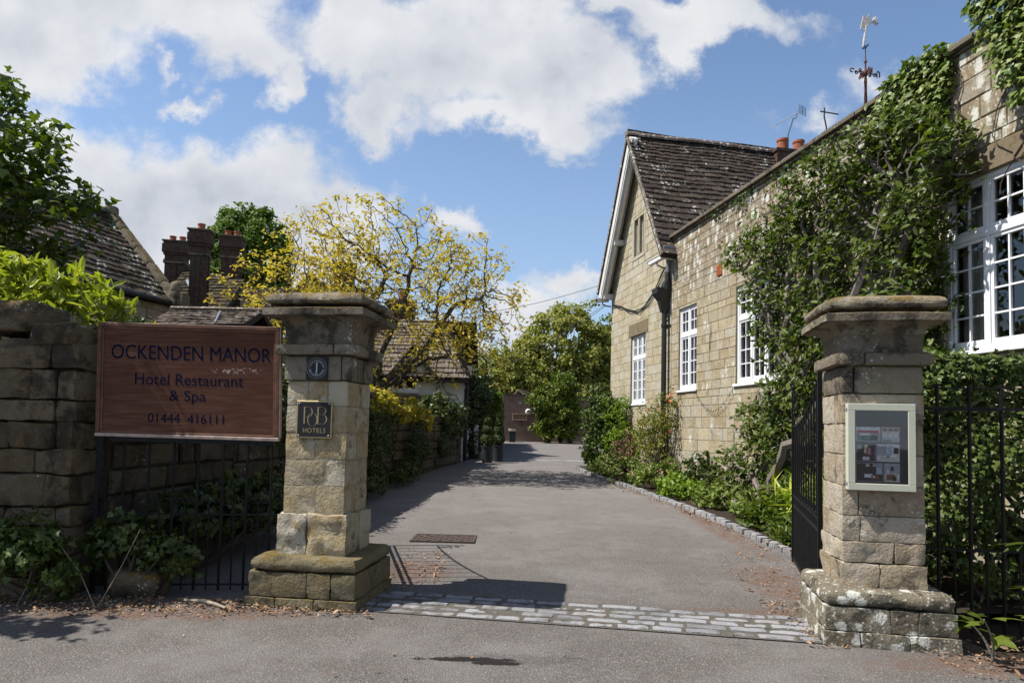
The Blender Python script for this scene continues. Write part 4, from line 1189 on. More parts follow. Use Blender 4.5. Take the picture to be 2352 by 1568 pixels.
def window(parent, fr, u0_, u1_, z0, z1, ncase, cols=2, top=2, bot=4, w=-.05, split=.335, curt=0., sillw=.07, flowers=False):
    """white timber window: outer frame, one casement and toplight per bay, glazing bars, glass, sill"""
    mb = MB(); fw = .05
    bbox(mb, (u0_, z0, w-.09), (u1_, z0+.06, w), fr, .003); bbox(mb, (u0_, z1-fw, w-.09), (u1_, z1, w), fr, .003)
    zt = z1-(z1-z0)*split
    bw = (u1_-u0_-fw*2)/ncase
    for i in range(ncase+1):
        c = u0_+fw+i*bw; hw = fw/2
        a, b = (u0_, u0_+fw) if i == 0 else ((u1_-fw, u1_) if i == ncase else (c-hw, c+hw))
        bbox(mb, (a, z0+.0605, w-.089), (b, z1-fw-.0005, w-.001), fr, .003)
    fo = mb.build('window', MAT['white'], parent)
    for i in range(ncase):
        a = u0_+fw+i*bw+(0 if i == 0 else fw/2); b = u0_+fw+(i+1)*bw-(0 if i == ncase-1 else fw/2)
        mb = MB()
        bbox(mb, (a, zt-.035, w-.085), (b, zt+.035, w+.004), fr, .003)
        for (c, d, rows) in ((z0+.061, zt-.0355, bot), (zt+.0355, z1-fw-.001, top)):
            t = .042; wd = w-.012
            bbox(mb, (a+.003, c, wd-.05), (b-.003, c+t+.015, wd), fr, .003); bbox(mb, (a+.003, d-t, wd-.05), (b-.003, d, wd), fr, .003)
            bbox(mb, (a+.003, c+t+.0155, wd-.05), (a+t, d-t-.0005, wd-.0), fr, .003); bbox(mb, (b-t, c+t+.0155, wd-.05), (b-.003, d-t-.0005, wd), fr, .003)
            ia, ib, ic, id_ = a+t, b-t, c+t+.015, d-t
            for k in range(1, cols):
                u = ia+(ib-ia)*k/cols; box(mb, (u-.010, ic, wd-.04), (u+.010, id_, wd-.008), fr)
            for k in range(1, rows):
                z = ic+(id_-ic)*k/rows; box(mb, (ia, z-.010, wd-.039), (ib, z+.010, wd-.010), fr)
        mb.build('casement', MAT['white'], fo)
    mb = MB(); wg = w-.045
    mb.add(fr([(u0_+.02, z0+.02, wg), (u1_-.02, z0+.02, wg), (u1_-.02, z1-.02, wg), (u0_+.02, z1-.02, wg)]), [(0, 1, 2, 3)]); mb.build('glass', MAT['glass'], fo)
    mb = MB(); bbox(mb, (u0_-.06, z0-.05, w-.08), (u1_+.06, z0-.001, w+sillw+.03), fr, .006); mb.build('sill', MAT['white'], fo)
    # room behind
    mb = MB(); A, B, C_, D = u0_-.05, u1_+.05, z0-.05, z1+.05; k0, k1 = -.36, -1.6
    V = fr([(A, C_, k0), (B, C_, k0), (B, D, k0), (A, D, k0), (A-.5, C_-.6, k1), (B+.5, C_-.6, k1), (B+.5, D+.3, k1), (A-.5, D+.3, k1)])
    mb.add(V, [(4, 5, 6, 7), (0, 1, 5, 4), (1, 2, 6, 5), (2, 3, 7, 6), (3, 0, 4, 7)]); mb.build('room_recess', MAT['room'], fo)
    if curt:
        mb = MB()
        for (a, b) in ((u0_+.02, u0_+curt), (u1_-curt, u1_-.02)):
            n = 26; V = []
            for k in range(n+1):
                u = a+(b-a)*k/n; ww = w-.2-.03*math.sin(k*1.7)
                V += [(u, z0+.02, ww), (u, z1-.02, ww)]
            mb.add(fr(V), [(2*k, 2*k+2, 2*k+3, 2*k+1) for k in range(n)])
        mb.build('curtain', MAT['curtain'], fo, True)
    return fo


def build_hall():
    s10, c10 = math.sin(R(10)), math.cos(R(10))
    HF = Fr((6.6, 0, 0), (s10, -c10, 0), (0, 0, 1), (-c10, -s10, 0))
    root = empty('hotel_building', HF([(-14, .1, -2)])[0], 'sandstone hotel wing with white windows, slate gable and long parapet', 'building', 'hotel buildings')
    W1 = (-15.93, -15.0, 2.45, 4.32); W3 = (-13.28, -11.75, 2.45, 4.32); BW = (-8.22, -6.60, 2.52, 4.50)
    ops = [W1, W3, BW]
    mb = MB(); plate(mb, -16.35, -3.4, -.3, 6.05, ops, -.35, 0, HF); box(mb, (-3.4, -.3, -7.), (-3.1, 6.05, 0), HF); box(mb, (-16.3, -.3, -7.3), (-3.1, 6.05, -7), HF)
    mb.build('inner_wall', MAT['mortarpale'], root)
    lint = [(-8.45, -6.4, 4.50, 4.80)]
    mb = MB()
    ashlar(mb, -16.35, -9.9, -.1, 6.05, HF, [W1, W3], (.14, .26), (.15, .52), (.006, .013), .004, .002)
    ashlar(mb, -9.9, -3.4, -.1, 6.05, HF, [BW]+lint, (.2, .33), (.25, .8), (.010, .026), .007, .003, jit=.004, wob=.009)
    mb.build('ashlar_wall', MAT['hall'], root)
    mb = MB(); bbox(mb, (-8.445, 4.505, -.02), (-6.405, 4.795, .03), HF, .01); mb.build('lintel', MAT['lintel'], root)
    mb = MB(); u = -16.32
    while u < -3.3:
        w = random.uniform(.7, 1.1); rough(mb, (u+w/2, 6.12, -.11), (w-.008, .075, .46), HF, .02, .008, random.random()*50, .08, 5.); u += w
    mb.build('parapet_coping', MAT['coping'], root, True)
    mb = MB(); ashlar(mb, -16.32, -3.4, 6.03, 6.085, HF, (), (.05, .06), (.5, .9), (.05, .06), .006, .002); mb.build('drip_course', MAT['coping'], root)
    mb = MB(); box(mb, (-16.3, 5.55, -7.), (-3.4, 5.7, -.36), HF); mb.build('flat_roof', MAT['lead'], root)
    wn = window(root, HF, *W1, 2, w=-.03, curt=.22, sillw=.05)
    window(root, HF, *W3, 3, w=-.03, curt=.35, sillw=.05)
    window(root, HF, *BW, 3, w=-.02, curt=.34, split=.335)
    # air brick and two low vents
    mb = MB(); bbox(mb, (-14.03, 4.70, 0), (-13.83, 4.92, .034), HF, .004)
    for i in range(4):
        for j in range(5): box(mb, (-14.02+.045*i+.012*(j % 2), 4.715+.04*j, .034), (-13.995+.045*i+.012*(j % 2), 4.735+.04*j, .044), HF)
    mb.build('air_brick', MAT['airbrick'], root)
    for u in (-15.3, -12.95):
        mb = MB()
        for j in range(4): box(mb, (u, .82+.035*j, .02), (u+.22, .84+.035*j, .045), HF)
        mb.build('vent', MAT['lintel'], root)
    # gable
    AP, AZ, EL, EZ = -18.6, 9.42, 2.32, 5.98
    GW = (-19.13, -18.02, 2.23, 4.08)
    mb = MB(); plate(mb, -20.85, -16.352, -.3, EZ, [GW], -.35, 0, HF)
    prism(mb, [(-20.85, EZ+.002), (-16.352, EZ+.002), (AP, AZ-.1)], -.45, -.14, HF)
    box(mb, (-20.85, -.3, -9.5), (-20.5, EZ, -.351), HF); box(mb, (-16.7, -.3, -9.5), (-16.352, EZ, -.351), HF); box(mb, (-20.85, -.3, -9.8), (-16.352, EZ, -9.5), HF)
    mb.build('inner_wall', MAT['mortarpale'], root)
    k = (AZ-EZ)/EL; hp = [(k, 1, k*(AP)+AZ), (-k, 1, -k*AP+AZ)]
    GF = Fr(HF([(0, 0, -.141)])[0], HF.M[0], HF.M[1], HF.M[2])
    lt = (-19.3, -17.85, 4.08, 4.42)
    AT = (-19.1, -18.12, 6.16, 7.40)
    mb = MB(); ashlar(mb, -20.87, -16.36, -.1, EZ-.0, HF, [GW, lt], (.19, .235), (.2, .46), (.008, .014), .003, .002, halfs=hp, wob=.003)
    ashlar(mb, -20.87, -16.36, EZ+.002, 9.3, GF, [AT], (.19, .235), (.2, .46), (.150, .160), .004, .003, halfs=hp, wob=.004)
    mb.build('ashlar_wall', MAT['gable'], root)
    mb = MB(); bbox(mb, (lt[0]+.004, lt[2]+.004, -.02), (lt[1]-.004, lt[3]-.004, .022), HF, .008); mb.build('lintel', MAT['lintel'], root)
    window(root, HF, *GW, 3, cols=2, w=-.04, curt=.3, sillw=.05)
    mb = MB()
    for (a, b, c, d) in [(-19.1, -18.98, 6.16, 7.4), (-18.24, -18.12, 6.16, 7.4), (-18.66, -18.56, 6.28, 7.28), (-18.975, -18.245, 7.28, 7.4), (-18.975, -18.245, 6.16, 6.28)]:
        bbox(mb, (a, c, -.135), (b, d, .024), HF, .02)
    fo = mb.build('attic_window', MAT['gable'], root)
    mb = MB(); box(mb, (-18.97, 6.29, -.12), (-18.25, 7.27, -.10), HF)
    mb.build('pane', flat('dark attic glass', (.02, .022, .022), .08, .5), fo)
    mb = MB()
    for a in (-18.97, -18.68, -18.55, -18.27): box(mb, (a, 6.285, -.0995), (a+.03, 7.275, -.07), HF)
    mb.build('frame', MAT['offwhite'], fo)
    # roof: two slopes of stone slates, ridge, boarded verge
    ov = .40; Wd = 9.4
    E_r = np.array((AP+EL+.22, EZ-.34)); E_l = np.array((AP-EL-.22, EZ-.34)); top = np.array((AP, AZ+.12))
    rf = MB(); sl = MB()
    for E_, sgn in ((E_r, 1), (E_l, -1)):
        A = HF([(E_[0], E_[1], ov)])[0]; B = HF([(top[0], top[1], ov)])[0]; A2 = HF([(E_[0], E_[1], ov-Wd)])[0]; B2 = HF([(top[0], top[1], ov-Wd)])[0]
        if sgn > 0: o, ud = A, A2-A
        else: o, ud = A2, A-A2
        ud = ud/np.linalg.norm(ud); vd = B-A; LL = np.linalg.norm(vd); vd = vd/LL; nn = np.cross(ud, vd)
        f = Sag(Fr(o, ud, vd, nn), .10, Wd)
        slates(sl, f, Wd, LL, (.235, .135), (.2, .44), .026)
        n = 12; V = []
        for i in range(n+1):
            V += [(Wd*i/n, 0, .0), (Wd*i/n, LL, .0), (Wd*i/n, 0, -.1), (Wd*i/n, LL, -.1)]
        rf.add(f(V), [q for i in range(n) for q in ((4*i, 4*i+4, 4*i+5, 4*i+1), (4*i+2, 4*i+3, 4*i+7, 4*i+6), (4*i, 4*i+2, 4*i+6, 4*i+4))]+[(0, 1, 3, 2)])
    rfo = sl.build('roof', MAT['slate'], root)
    rf.build('roof_boarding', MAT['darkwood'], rfo)
    mb = MB(); pos = 0.
    for i in range(26):
        L = .36; a = ov-pos+.02; b = a-L+.008; pos += L
        zz = top[1]+.05-.10*math.sin(math.pi*min(1, pos/Wd))-.02*math.sin(min(1, pos/Wd)*17)
        V = [(top[0]+.13*math.cos(q), zz+.11*math.sin(q)-.02, w) for w in (a, b) for q in np.linspace(-.35, math.pi+.35, 9)]
        mb.add(HF(V), [(j, j+1, j+10, j+9) for j in range(8)]+[tuple(range(9)), tuple(range(9, 18))[::-1]])
    mb.build('ridge_tile', MAT['ridge'], rfo)
    # verge mortar on near rake, white moulded boards on far rake
    def rake(mbx, E_, w0, w1, off0, off1, ext=0.):
        d = top-E_; L = np.linalg.norm(d); d = d/L; nrm = np.array((-d[1], d[0])) if E_[0] > top[0] else np.array((d[1], -d[0]))
        nrm = nrm if nrm[1] > 0 else -nrm
        p = [E_+nrm*off0-d*ext, top+nrm*off0, top+nrm*off1, E_+nrm*off1-d*ext]
        prism(mbx, [tuple(q) for q in p], w0, w1, HF)
    mb = MB(); rake(mb, E_r, ov-.03, ov+.006, -.05, .03); rake(mb, E_l, ov-.03, ov+.006, -.06, .02); mb.build('verge_mortar', MAT['ridge'], rfo)
    mb = MB(); rake(mb, E_l, ov-.05, ov-.032, -.30, -.08); rake(mb, E_l, ov-.12, ov-.052, -.36, -.10); rake(mb, E_l, ov-.20, ov-.122, -.42, -.12)
    rake(mb, E_l, .05, ov-.205, -.16, -.11); mb.build('bargeboard', MAT['offwhite'], root)
    mb = MB(); rake(mb, E_r, ov-.06, ov-.032, -.16, -.052); rake(mb, E_r, .05, ov-.062, -.16, -.11); mb.build('bargeboard', MAT['offwhite'], root)
    for t in (.08, .44):
        q = E_l+(top-E_l)*t; mb = MB(); bbox(mb, (q[0]-.02+.1, q[1]-.52, .0), (q[0]+.22, q[1]-.36, ov-.1), HF, .01); mb.build('purlin_end', MAT['offwhite'], root)
    # eave gutter scrap at near side
    mb = MB(); bbox(mb, (AP+EL+.02, EZ-.22, -1.2), (AP+EL+.16, EZ-.12, .32), HF, .01); mb.build('gutter', MAT['lead'], root)
    # chimney with two pots
    mb = MB(); box(mb, (AP-.3, 8.6, -5.1), (AP+.3, 9.50, -3.9), HF); box(mb, (AP-.34, 9.40, -5.14), (AP+.34, 9.47, -3.86), HF); ch = mb.build('chimney', MAT['chimney'], root)
    for w in (-4.25, -4.75):
        mb = MB(); lathe(mb, [(.15, 9.48), (.145, 9.80), (.165, 9.81), (.165, 9.87), (.14, 9.88), (.11, 9.88), (.10, 9.6)], Fr(HF([(AP, 0, w)])[0], (1, 0, 0), (0, 1, 0), (0, 0, 1)), 16); mb.build('chimney_pot', MAT['pot'], ch, True)
    # rainwater pipe with hopper, copper-red conduit, lead outlet
    mb = MB(); u = -16.5
    tube(mb, HF([(u, .15, .13), (u, 4.45, .13)]), [.062, .062], 12)
    for z in (.5, 2.2, 4.0): tube(mb, HF([(u, z, .13), (u, z+.07, .13)]), [.078, .078], 12); box(mb, (u-.13, z+.02, .02), (u+.13, z+.05, .05), HF)
    hp_ = mb.build('downpipe', MAT['pipe'], root)
    mb = MB()
    V = []
    for (hw, z, w0, w1) in [(.075, 4.35, .04, .2), (.09, 4.42, .03, .22), (.11, 4.62, .03, .27), (.21, 4.80, .02, .36), (.22, 4.90, .02, .37), (.22, 4.93, .02, .37)]:
        V += [(u-hw, z, w0), (u+hw*.6, z, w0), (u+hw*.6, z, w1), (u-hw, z, w1)]
    mb.add(HF(V), [(4*i+j, 4*i+(j+1) % 4, 4*i+4+(j+1) % 4, 4*i+4+j) for i in range(5) for j in range(4)]+[(20, 21, 22, 23)])
    tube(mb, HF([(u+.03, 4.9, .11), (u+.05, 5.02, .11), (u+.10, 5.12, .10), (u+.10, 5.3, .1)]), [.13, .11, .075, .06], 10)
    mb.build('hopper', MAT['pipe'], hp_)
    mb = MB(); tube(mb, HF([(u+.10, 5.25, .09), (u+.10, 5.75, .09), (u+.13, 5.95, .09)]), .05, 10); mb.build('lead_pipe', MAT['lead'], hp_)
    mb = MB(); tube(mb, HF([(u-.19, 2.2, .05), (u-.19, 4.15, .05), (u-.14, 4.25, .06), (u-.05, 4.27, .07)]), .018, 8); mb.build('conduit', MAT['rust'], root)
    # security cameras
    def cctv(uu, zz, ww, du, dz, dw, label):
        q = HF([(uu, zz, ww)])[0]; p = empty('security_camera', HF([(uu, zz-.1, 0)])[0], label, 'security camera', 'security cameras')
        d = unit((HF([(du, dz, dw)])-HF([(0, 0, 0)])))[0]; sd = unit(np.cross(d, (0, 0, 1))[None])[0]; up = np.cross(sd, d)
        f = Fr(q, d, sd, up)
        mb = MB(); bbox(mb, (-.22, -.055, -.05), (.22, .055, .05), f, .015); mb.build('housing', MAT['plastic'], p)
        mb = MB(); bbox(mb, (-.24, -.065, .055), (.27, .065, .068), f, .005); mb.build('sun_shield', MAT['plastic'], p)
        mb = MB(); lathe(mb, [(.0001, 0), (.034, .0), (.036, .012), (.02, .014), (.0001, .012)], Fr(f([(.221, 0, 0)])[0], sd, up, d), 12); mb.build('lens', MAT['cable'], p)
        mb = MB(); tube(mb, [q-up*.05, q-up*.12, HF([(uu, zz-.16, .14)])[0], HF([(uu, zz-.17, .0)])[0]], .022, 8); mb.build('bracket', MAT['greymetal'], p)
    cctv(-16.62, 5.62, .30, -1, -.30, .55, 'white security camera at the parapet end above the hopper')
    cctv(-20.95, 5.42, .28, .35, -.15, 1, 'white security camera on the far gable corner by the wires')
    # slack cable between the cameras and a wire under the sills
    mb = MB()
    pts = []
    for t in np.linspace(0, 1, 26):
        uu = -16.7+(-20.7+16.7)*t; zz = 5.5+(5.25-5.5)*t-.62*math.sin(math.pi*t)**1.1-.12*math.sin(2*math.pi*t); pts.append((uu, zz, .04+.008*math.sin(t*30)))
    tube(mb, HF(pts), .016, 6); tube(mb, HF([(p[0]+.02, p[1]-.035-.02*math.sin(i*1.3), p[2]+.01) for i, p in enumerate(pts)]), .010, 5)
    tag(mb.build('slack_cable', MAT['cable']), 'black cable sagging across the gable between the two cameras', 'cable')
    mb = MB(); pts = []
    for t in np.linspace(0, 1, 70):
        pts.append((-14.95+1.7*t, 2.36-.42*math.sin(math.pi*t)+.018*math.sin(t*95), .06+.02*math.cos(t*95)))
    tube(mb, HF(pts), .005, 4); tag(mb.build('training_wire', MAT['cable']), 'loose twisted wire looped on the wall between two window sills', 'wire')
    return HF


HF = build_hall()


# ------------------------------------------------------------------ things on the hall roof
def build_roof_things():
    b = at(1988, 168, 13.); X, Y, Z = b
    p = empty('weather_vane', (X, Y, Z-1.2), 'rusty weather vane with scrolled arms and pale flag above the parapet', 'weather vane')
    k_ = .58; f = Fr((X, Y, Z), (k_, 0, 0), (0, k_, 0), (0, 0, k_))
    def sfr(az):
        g = rotfr(X, Y, az, Z); g.M = g.M*k_; return g
    mb = MB(); lathe(mb, [(.06, -2.6), (.05, -.9), (.055, -.89), (.04, -.6), (.045, -.35), (.055, -.34), (.05, -.30), (.038, -.15), (.03, -.10), (.03, .1), (.022, .3), (.028, .33), (.045, .36), (.045, .42), (.028, .45), (.018, .5), (.014, .85), (.0001, .86)], f, 14); mb.build('mast', MAT['rust'], p, True)
    mb = MB(); lathe(mb, [(.03, -.13), (.08, -.08), (.1, 0), (.08, .07), (.03, .1)], f, 16); mb.build('ball', MAT['rust'], p, True)

    def spiral(g, mbx, cx, cz, r0_, t0, turns, sgn):
        pts = [(cx+r0_*(1-.8*q)*math.cos(t0+sgn*q*turns*2*math.pi), 0, cz+r0_*(1-.8*q)*math.sin(t0+sgn*q*turns*2*math.pi)) for q in np.linspace(0, 1, 24)]
        tube(mbx, g(pts), .010, 5)
    for k, az in enumerate((12, 102, 192, 282)):
        g = sfr(az); mb = MB(); m = .75 if k % 2 else 1.
        tube(mb, g([(.08, 0, 0), (.16, 0, .03), (.24*m+.02, 0, -.01), (.34*m, 0, .0), (.42*m, 0, .0)]), .011, 5)
        spiral(g, mb, .20*m, .075, .07, -1.5, 1.2, 1); spiral(g, mb, .34*m, -.03, .07, 1.5, 1.2, -1); spiral(g, mb, .16*m, -.07, .055, 1.5, 1.2, -1)
        mb.build('scroll_arm', MAT['rust'], p)
    mb = MB(); g = sfr(12)
    tube(mb, g([(.44, 0, -.09), (.44, 0, .09), (.47, 0, .11), (.53, 0, .09), (.545, 0, .04), (.545, 0, -.09)]), .014, 5); tube(mb, g([(.42, 0, -.09), (.47, 0, -.09)]), .01, 5)
    mb.build('letter_n', MAT['antenna'], p)
    mb = MB(); tube(mb, g([(-.44, 0, .08), (-.58, 0, .09), (-.60, 0, .04), (-.57, 0, -.02), (-.50, 0, -.03)]), .013, 5); mb.build('letter_s', MAT['antenna'], p)
    mb = MB(); tube(mb, f([(-.09, 0, .84), (.10, 0, .98)]), .018, 6); tube(mb, f([(0, 0, .84), (.07, 0, .95)]), .012, 6); tube(mb, f([(0, 0, .84), (-.03, 0, .95)]), .012, 6); mb.build('vane_bracket', MAT['antenna'], p)
    mb = MB()
    tube(mb, f([(-.08, 0, .9), (-.04, 0, 1.15), (0, 0, 1.45), (.03, 0, 1.62), (.10, 0, 1.66), (.2, .02, 1.78), (.33, .03, 1.84)]), [.014, .024, .016, .024, .010, .020, .034], 8)
    prism(mb, [(-.10, .88), (.09, .98), (.08, 1.2), (.02, 1.1), (-.04, 1.15)], -.01, .01, Fr(f.o, (1, 0, 0), (0, 0, 1), (0, -1, 0)))
    for a, b_ in (((.25, 1.8), (.30, 1.95)), ((.30, 1.84), (.36, 1.97)), ((.33, 1.82), (.44, 1.92)), ((.32, 1.8), (.42, 1.68)), ((.3, 1.78), (.36, 1.62)), ((.30, 1.76), (.46, 1.72))):
        tube(mb, f([(a[0], 0, a[1]), (b_[0], 0, b_[1])]), [.020, .007], 6)
    tube(mb, f([(0, 0, 1.5), (-.07, 0, 1.48), (-.13, 0, 1.5)]), [.012, .012, .006], 6)
    mb.build('flag_figure', MAT['metalflag'], p, True)
    # television aerials
    q = at(1810, 310, 20.2); p = empty('television_aerial', q, 'television aerial with grid reflector strapped to the chimney pots', 'aerial', 'roof aerials')
    T1 = at(1822, 272, 20.2); T2 = at(1833, 255, 20.2)
    mb = MB(); tube(mb, [q-Vector((0, 0, .5)), q, T1], .02, 6); tube(mb, [T1, at(1828, 272, 20.2), T2], .014, 6); mb.build('mast', MAT['antenna'], p)
    A, B = at(1776, 290, 20.6), at(1843, 254, 20.0); mb = MB(); tube(mb, [A, B], .010, 5)
    for i in range(16):
        c = A+(B-A)*(i/17); tube(mb, [c-Vector((.0, .12, .05)), c+Vector((.0, .12, .05))], .005, 4)
    mb.build('boom', MAT['greymetal'], p)
    mb = MB(); c = B
    for i in range(8): tube(mb, [c+Vector((-.14, -.1, -.13+.037*i)), c+Vector((.14, .1, -.13+.037*i))], .006, 4)
    for sx in (-1, 0, 1): tube(mb, [c+Vector((.14*sx, .1*sx, -.14)), c+Vector((.14*sx, .1*sx, .14))], .008, 4)
    mb.build('reflector', MAT['antenna'], p)
    q = at(1898, 292, 17.); t = at(1894, 248, 17.); mb = MB()
    tube(mb, [q-Vector((0, 0, .6)), q, at(1893, 268, 17.), t], .018, 6); tube(mb, [at(1884, 256, 17.), at(1926, 263, 17.)], .016, 6)
    tag(mb.build('aerial_mast', MAT['cable']), 'bent dark mast stub with a short crossbar behind the parapet', 'aerial', 'roof aerials')


build_roof_things()


# ================================================================== OLD MANOR BUILDINGS AT THE LEFT
def slope(name, A, B, C_, mat, parent, expo=(.22, .14), tw=(.22, .42), th=.024, inside=None, board=True):
    """slated slope: A,B eave ends (as seen, left to right), C_ point above A on the ridge"""
    A, B, C_ = (np.array(q, float) for q in (A, B, C_)); ud = B-A; W = np.linalg.norm(ud); ud /= W; vd = C_-A; vd -= ud*np.dot(vd, ud); L = np.linalg.norm(vd); vd /= L
    f = Fr(A, ud, vd, np.cross(ud, vd)); mb = MB(); slates(mb, f, W, L, expo, tw, th, inside)
    o = mb.build(name, mat, parent)
    if board:
        mb = MB()
        if inside is None: box(mb, (0, 0, -.1), (W, L, .004), f)
        else:
            n = 14
            for i in range(n):
                for j in range(n):
                    if inside(W*(i+.5)/n, L*(j+.5)/n): box(mb, (W*i/n, L*j/n, -.1), (W*(i+1)/n, L*(j+1)/n, .004), f)
        mb.build('roof_boarding', MAT['darkwood'], o)
    return o, f, W, L


def chimney_stack(px0, px1, ytop, Y, zb, label_part, parent, pots, ped=True, waist=.86):
    a = at(px0, ytop, Y); b = at(px1, ytop, Y); w = (b-a).length; cx, cy, zt = (a.x+b.x)/2, Y+.3, a.z
    f = rotfr(cx, cy, 14); h = w/2/1.22; mb = MB(); b_ = h*waist
    box(mb, (-b_, -b_, zb), (b_, b_, zt-.62), f)
    for k, (e, z0, z1) in enumerate([(b_+.03, zt-.62, zt-.56), (b_+.005, zt-.56, zt-.42), (b_+.04, zt-.42, zt-.35), (b_+.075, zt-.35, zt-.28), (h+.03, zt-.28, zt-.1), (h+.0, zt-.1, zt-.02)]):
        box(mb, (-e, -e, z0), (e, e, z1), f)
    box(mb, (-b_*.22, -b_-.035, zb), (b_*.22, -b_, zt-.7), f); box(mb, (-b_-.035, -b_*.25, zb), (-b_, b_*.25, zt-.7), f); box(mb, (b_, -b_*.25, zb), (b_+.035, b_*.25, zt-.7), f)
    o = mb.build('chimney', MAT['chimney'], parent)
    mb = MB(); box(mb, (-h-.04, -h-.04, zt-.02), (h+.04, h+.04, zt+.015), f); mb.build('stone_cap', MAT['piercap'], o); mb = MB(); box(mb, (-b_-.04, -b_-.04, zt-.665), (b_+.04, b_+.04, zt-.621), f); mb.build('stone_band', MAT['piercap'], o)
    for i in range(pots):
        u = (i-(pots-1)/2)*h*.85; mb = MB(); lathe(mb, [(.1, 0), (.085, .16), (.10, .17), (.10, .2), (.07, .2), (.065, .05)], Fr(f([(u, 0, zt)])[0], (1, 0, 0), (0, 1, 0), (0, 0, 1)), 12); mb.build('chimney_pot', MAT['pot'], o, True)
    return o


def build_manor():
    root = empty('manor_house', (-9.5, 16, .3), 'old stone manor with steep slate roof behind the leafy tree and sign', 'building', 'hotel buildings')
    a = R(15); d = Vector((math.sin(a), math.cos(a), 0)); pl = Vector((-math.cos(a), math.sin(a), 0))
    E1 = Vector((-8.0, 16., 4.28)); w = 2.0; Rg = Vector((E1.x+pl.x*w, E1.y+pl.y*w, 6.42)); L = 9.5
    E0 = E1-d*L; R0 = Rg-d*L
    slope('roof', E0, E1, R0, MAT['slateold'], root, (.21, .15), (.2, .42), .026)
    E1b = E1+pl*2*w; slope('roof', E1b, E0+pl*2*w, Rg, MAT['slateold'], root, (.3, .2))
    # walls
    W = Fr((E1.x, E1.y, 0), (-d.x, -d.y, 0), (0, 0, 1), (-pl.x, -pl.y, 0)); W = Fr((E0.x, E0.y, 0), d, (0, 0, 1), -pl)
    mb = MB(); box(mb, (0, 0, -.9), (L, 4.2, -.15), W); box(mb, (0, 0, -2*w+.1), (L, 4.2, -2*w+.4), W); prism(mb, [(-.15, 0), (-2*w+.15, 0), (-2*w+.15, 4.2), (-w, 6.3), (-.15, 4.2)], .0, .35, Fr(W([(L-.4, 0, 0)])[0], (-pl.x, -pl.y, 0), (0, 0, 1), d))
    prism(mb, [(-.15, 0), (-2*w+.15, 0), (-2*w+.15, 4.2), (-w, 6.3), (-.15, 4.2)], .0, .35, Fr(W([(.05, 0, 0)])[0], (-pl.x, -pl.y, 0), (0, 0, 1), d))
    mb.build('inner_wall', MAT['mortarpale'], root)
    W2 = Fr(W([(0, 0, -.15)])[0], W.M[0], W.M[1], W.M[2])
    mb = MB(); ashlar(mb, 0, L, 1.2, 4.2, W2, (), (.2, .28), (.3, .7), (.01, .03), .008, .005); mb.build('stone_wall', MAT['hall'], root)
    mb = MB(); tube(mb, [E0+Vector((.05, 0, -.03)), E1+Vector((.05, 0, -.03))], .06, 8); tube(mb, [E1+Vector((0.03, 0, -.05)), E1+Vector((.0, 0, -.35)), E1+Vector((-.12, .0, -.6)), E1+Vector((-.12, 0, -3.4))], .045, 8); mb.build('gutter', MAT['pipe'], root)
    # coped far gable with kneeler stones and ball
    up = (Rg-E1); Lr = up.length; up.normalize(); nrm = d.cross(up)*1.; f = Fr(E1-d*.12, d, up, d.cross(up)); mb = MB(); v = -.05
    while v < Lr:
        q = random.uniform(.5, .7); rough(mb, (.12, v+q/2, .07), (.24, q-.01, .2), f, .03, .01, random.random()*40, .07, 6.); v += q
    f2 = Fr(E1b-d*.12, d, (Rg-E1b).normalized(), d.cross((Rg-E1b).normalized())*-1); v = 0
    while v < Lr:
        rough(mb, (.12, v+.3, .07), (.24, .59, .2), f2, .03, .01, random.random()*40, .1, 6.); v += .6
    mb.build('gable_coping', MAT['piercap'], root, True)
    mb = MB(); k = E1+d*.05
    rough(mb, (0, 0, .12), (.34, .5, .34), rotfr(k.x, k.y, -15, k.z-.05), .04, .015, 3, .07, 5.); rough(mb, (.0, -.05, .42), (.24, .24, .3), rotfr(k.x, k.y, -15, k.z-.05), .11, .01, 7, .05, 5.)
    mb.build('kneeler', MAT['piercap'], root, True)
    mb = MB(); rough(mb, (0, 0, .15), (.26, .26, .32), rotfr(Rg.x, Rg.y, -15, Rg.z), .06, .02, 3, .06, 5.); mb.build('apex_stone', MAT['piercap'], root, True)
    # chimneys
    chimney_stack(367, 427, 552, 20., 3.6, '', root, 2)
    chimney_stack(423, 478, 524, 17.2, 2.5, '', root, 1, waist=.8)
    chimney_stack(497, 553, 540, 20., 3.0, '', root, 2, waist=.86)
    chimney_stack(757, 818, 604, 25., 3.0, '', root, 0)
    # lower mossy roofs behind
    A = at(352, 712, 18.4); B = at(520, 712, 18.4); C_ = at(330, 615, 20.2); slope('roof', A, B, (A.x, C_.y, C_.z), MAT['slatemoss'], root, (.2, .15), inside=lambda u, v: v < 2.4-.42*max(0, u-.0))
    A = at(470, 742, 19.5); B = at(800, 742, 19.5); C_ = at(470, 662, 22.5); slope('roof', A, B, (A.x, C_.y, C_.z), MAT['slateold'], root, (.2, .15))
    mb = MB(); box(mb, (-9.5, 20.6, 0), (-4.9, 24, 4.1)); mb.build('rear_wall', MAT['hall'], root)
    mb = MB(); a_ = at(432, 645, 18.9); b_ = at(468, 712, 18.2); tube(mb, [a_, b_], .07, 6); a_ = at(476, 690, 19.); b_ = at(520, 740, 18.6); tube(mb, [a_, b_], .05, 6); box(mb, tuple(at(478, 705, 18.9)), tuple(at(520, 690, 19.3))); mb.build('lead_flashing', MAT['lead'], root)
    # small gable peeping behind the golden tree
    root = empty('gabled_house', (-7, 27, .5), 'small gabled house with timbered peak half hidden behind the golden tree', 'building', 'hotel buildings')
    c = at(712, 632, 24.); l = at(655, 700, 24.); r_ = at(768, 700, 24.)
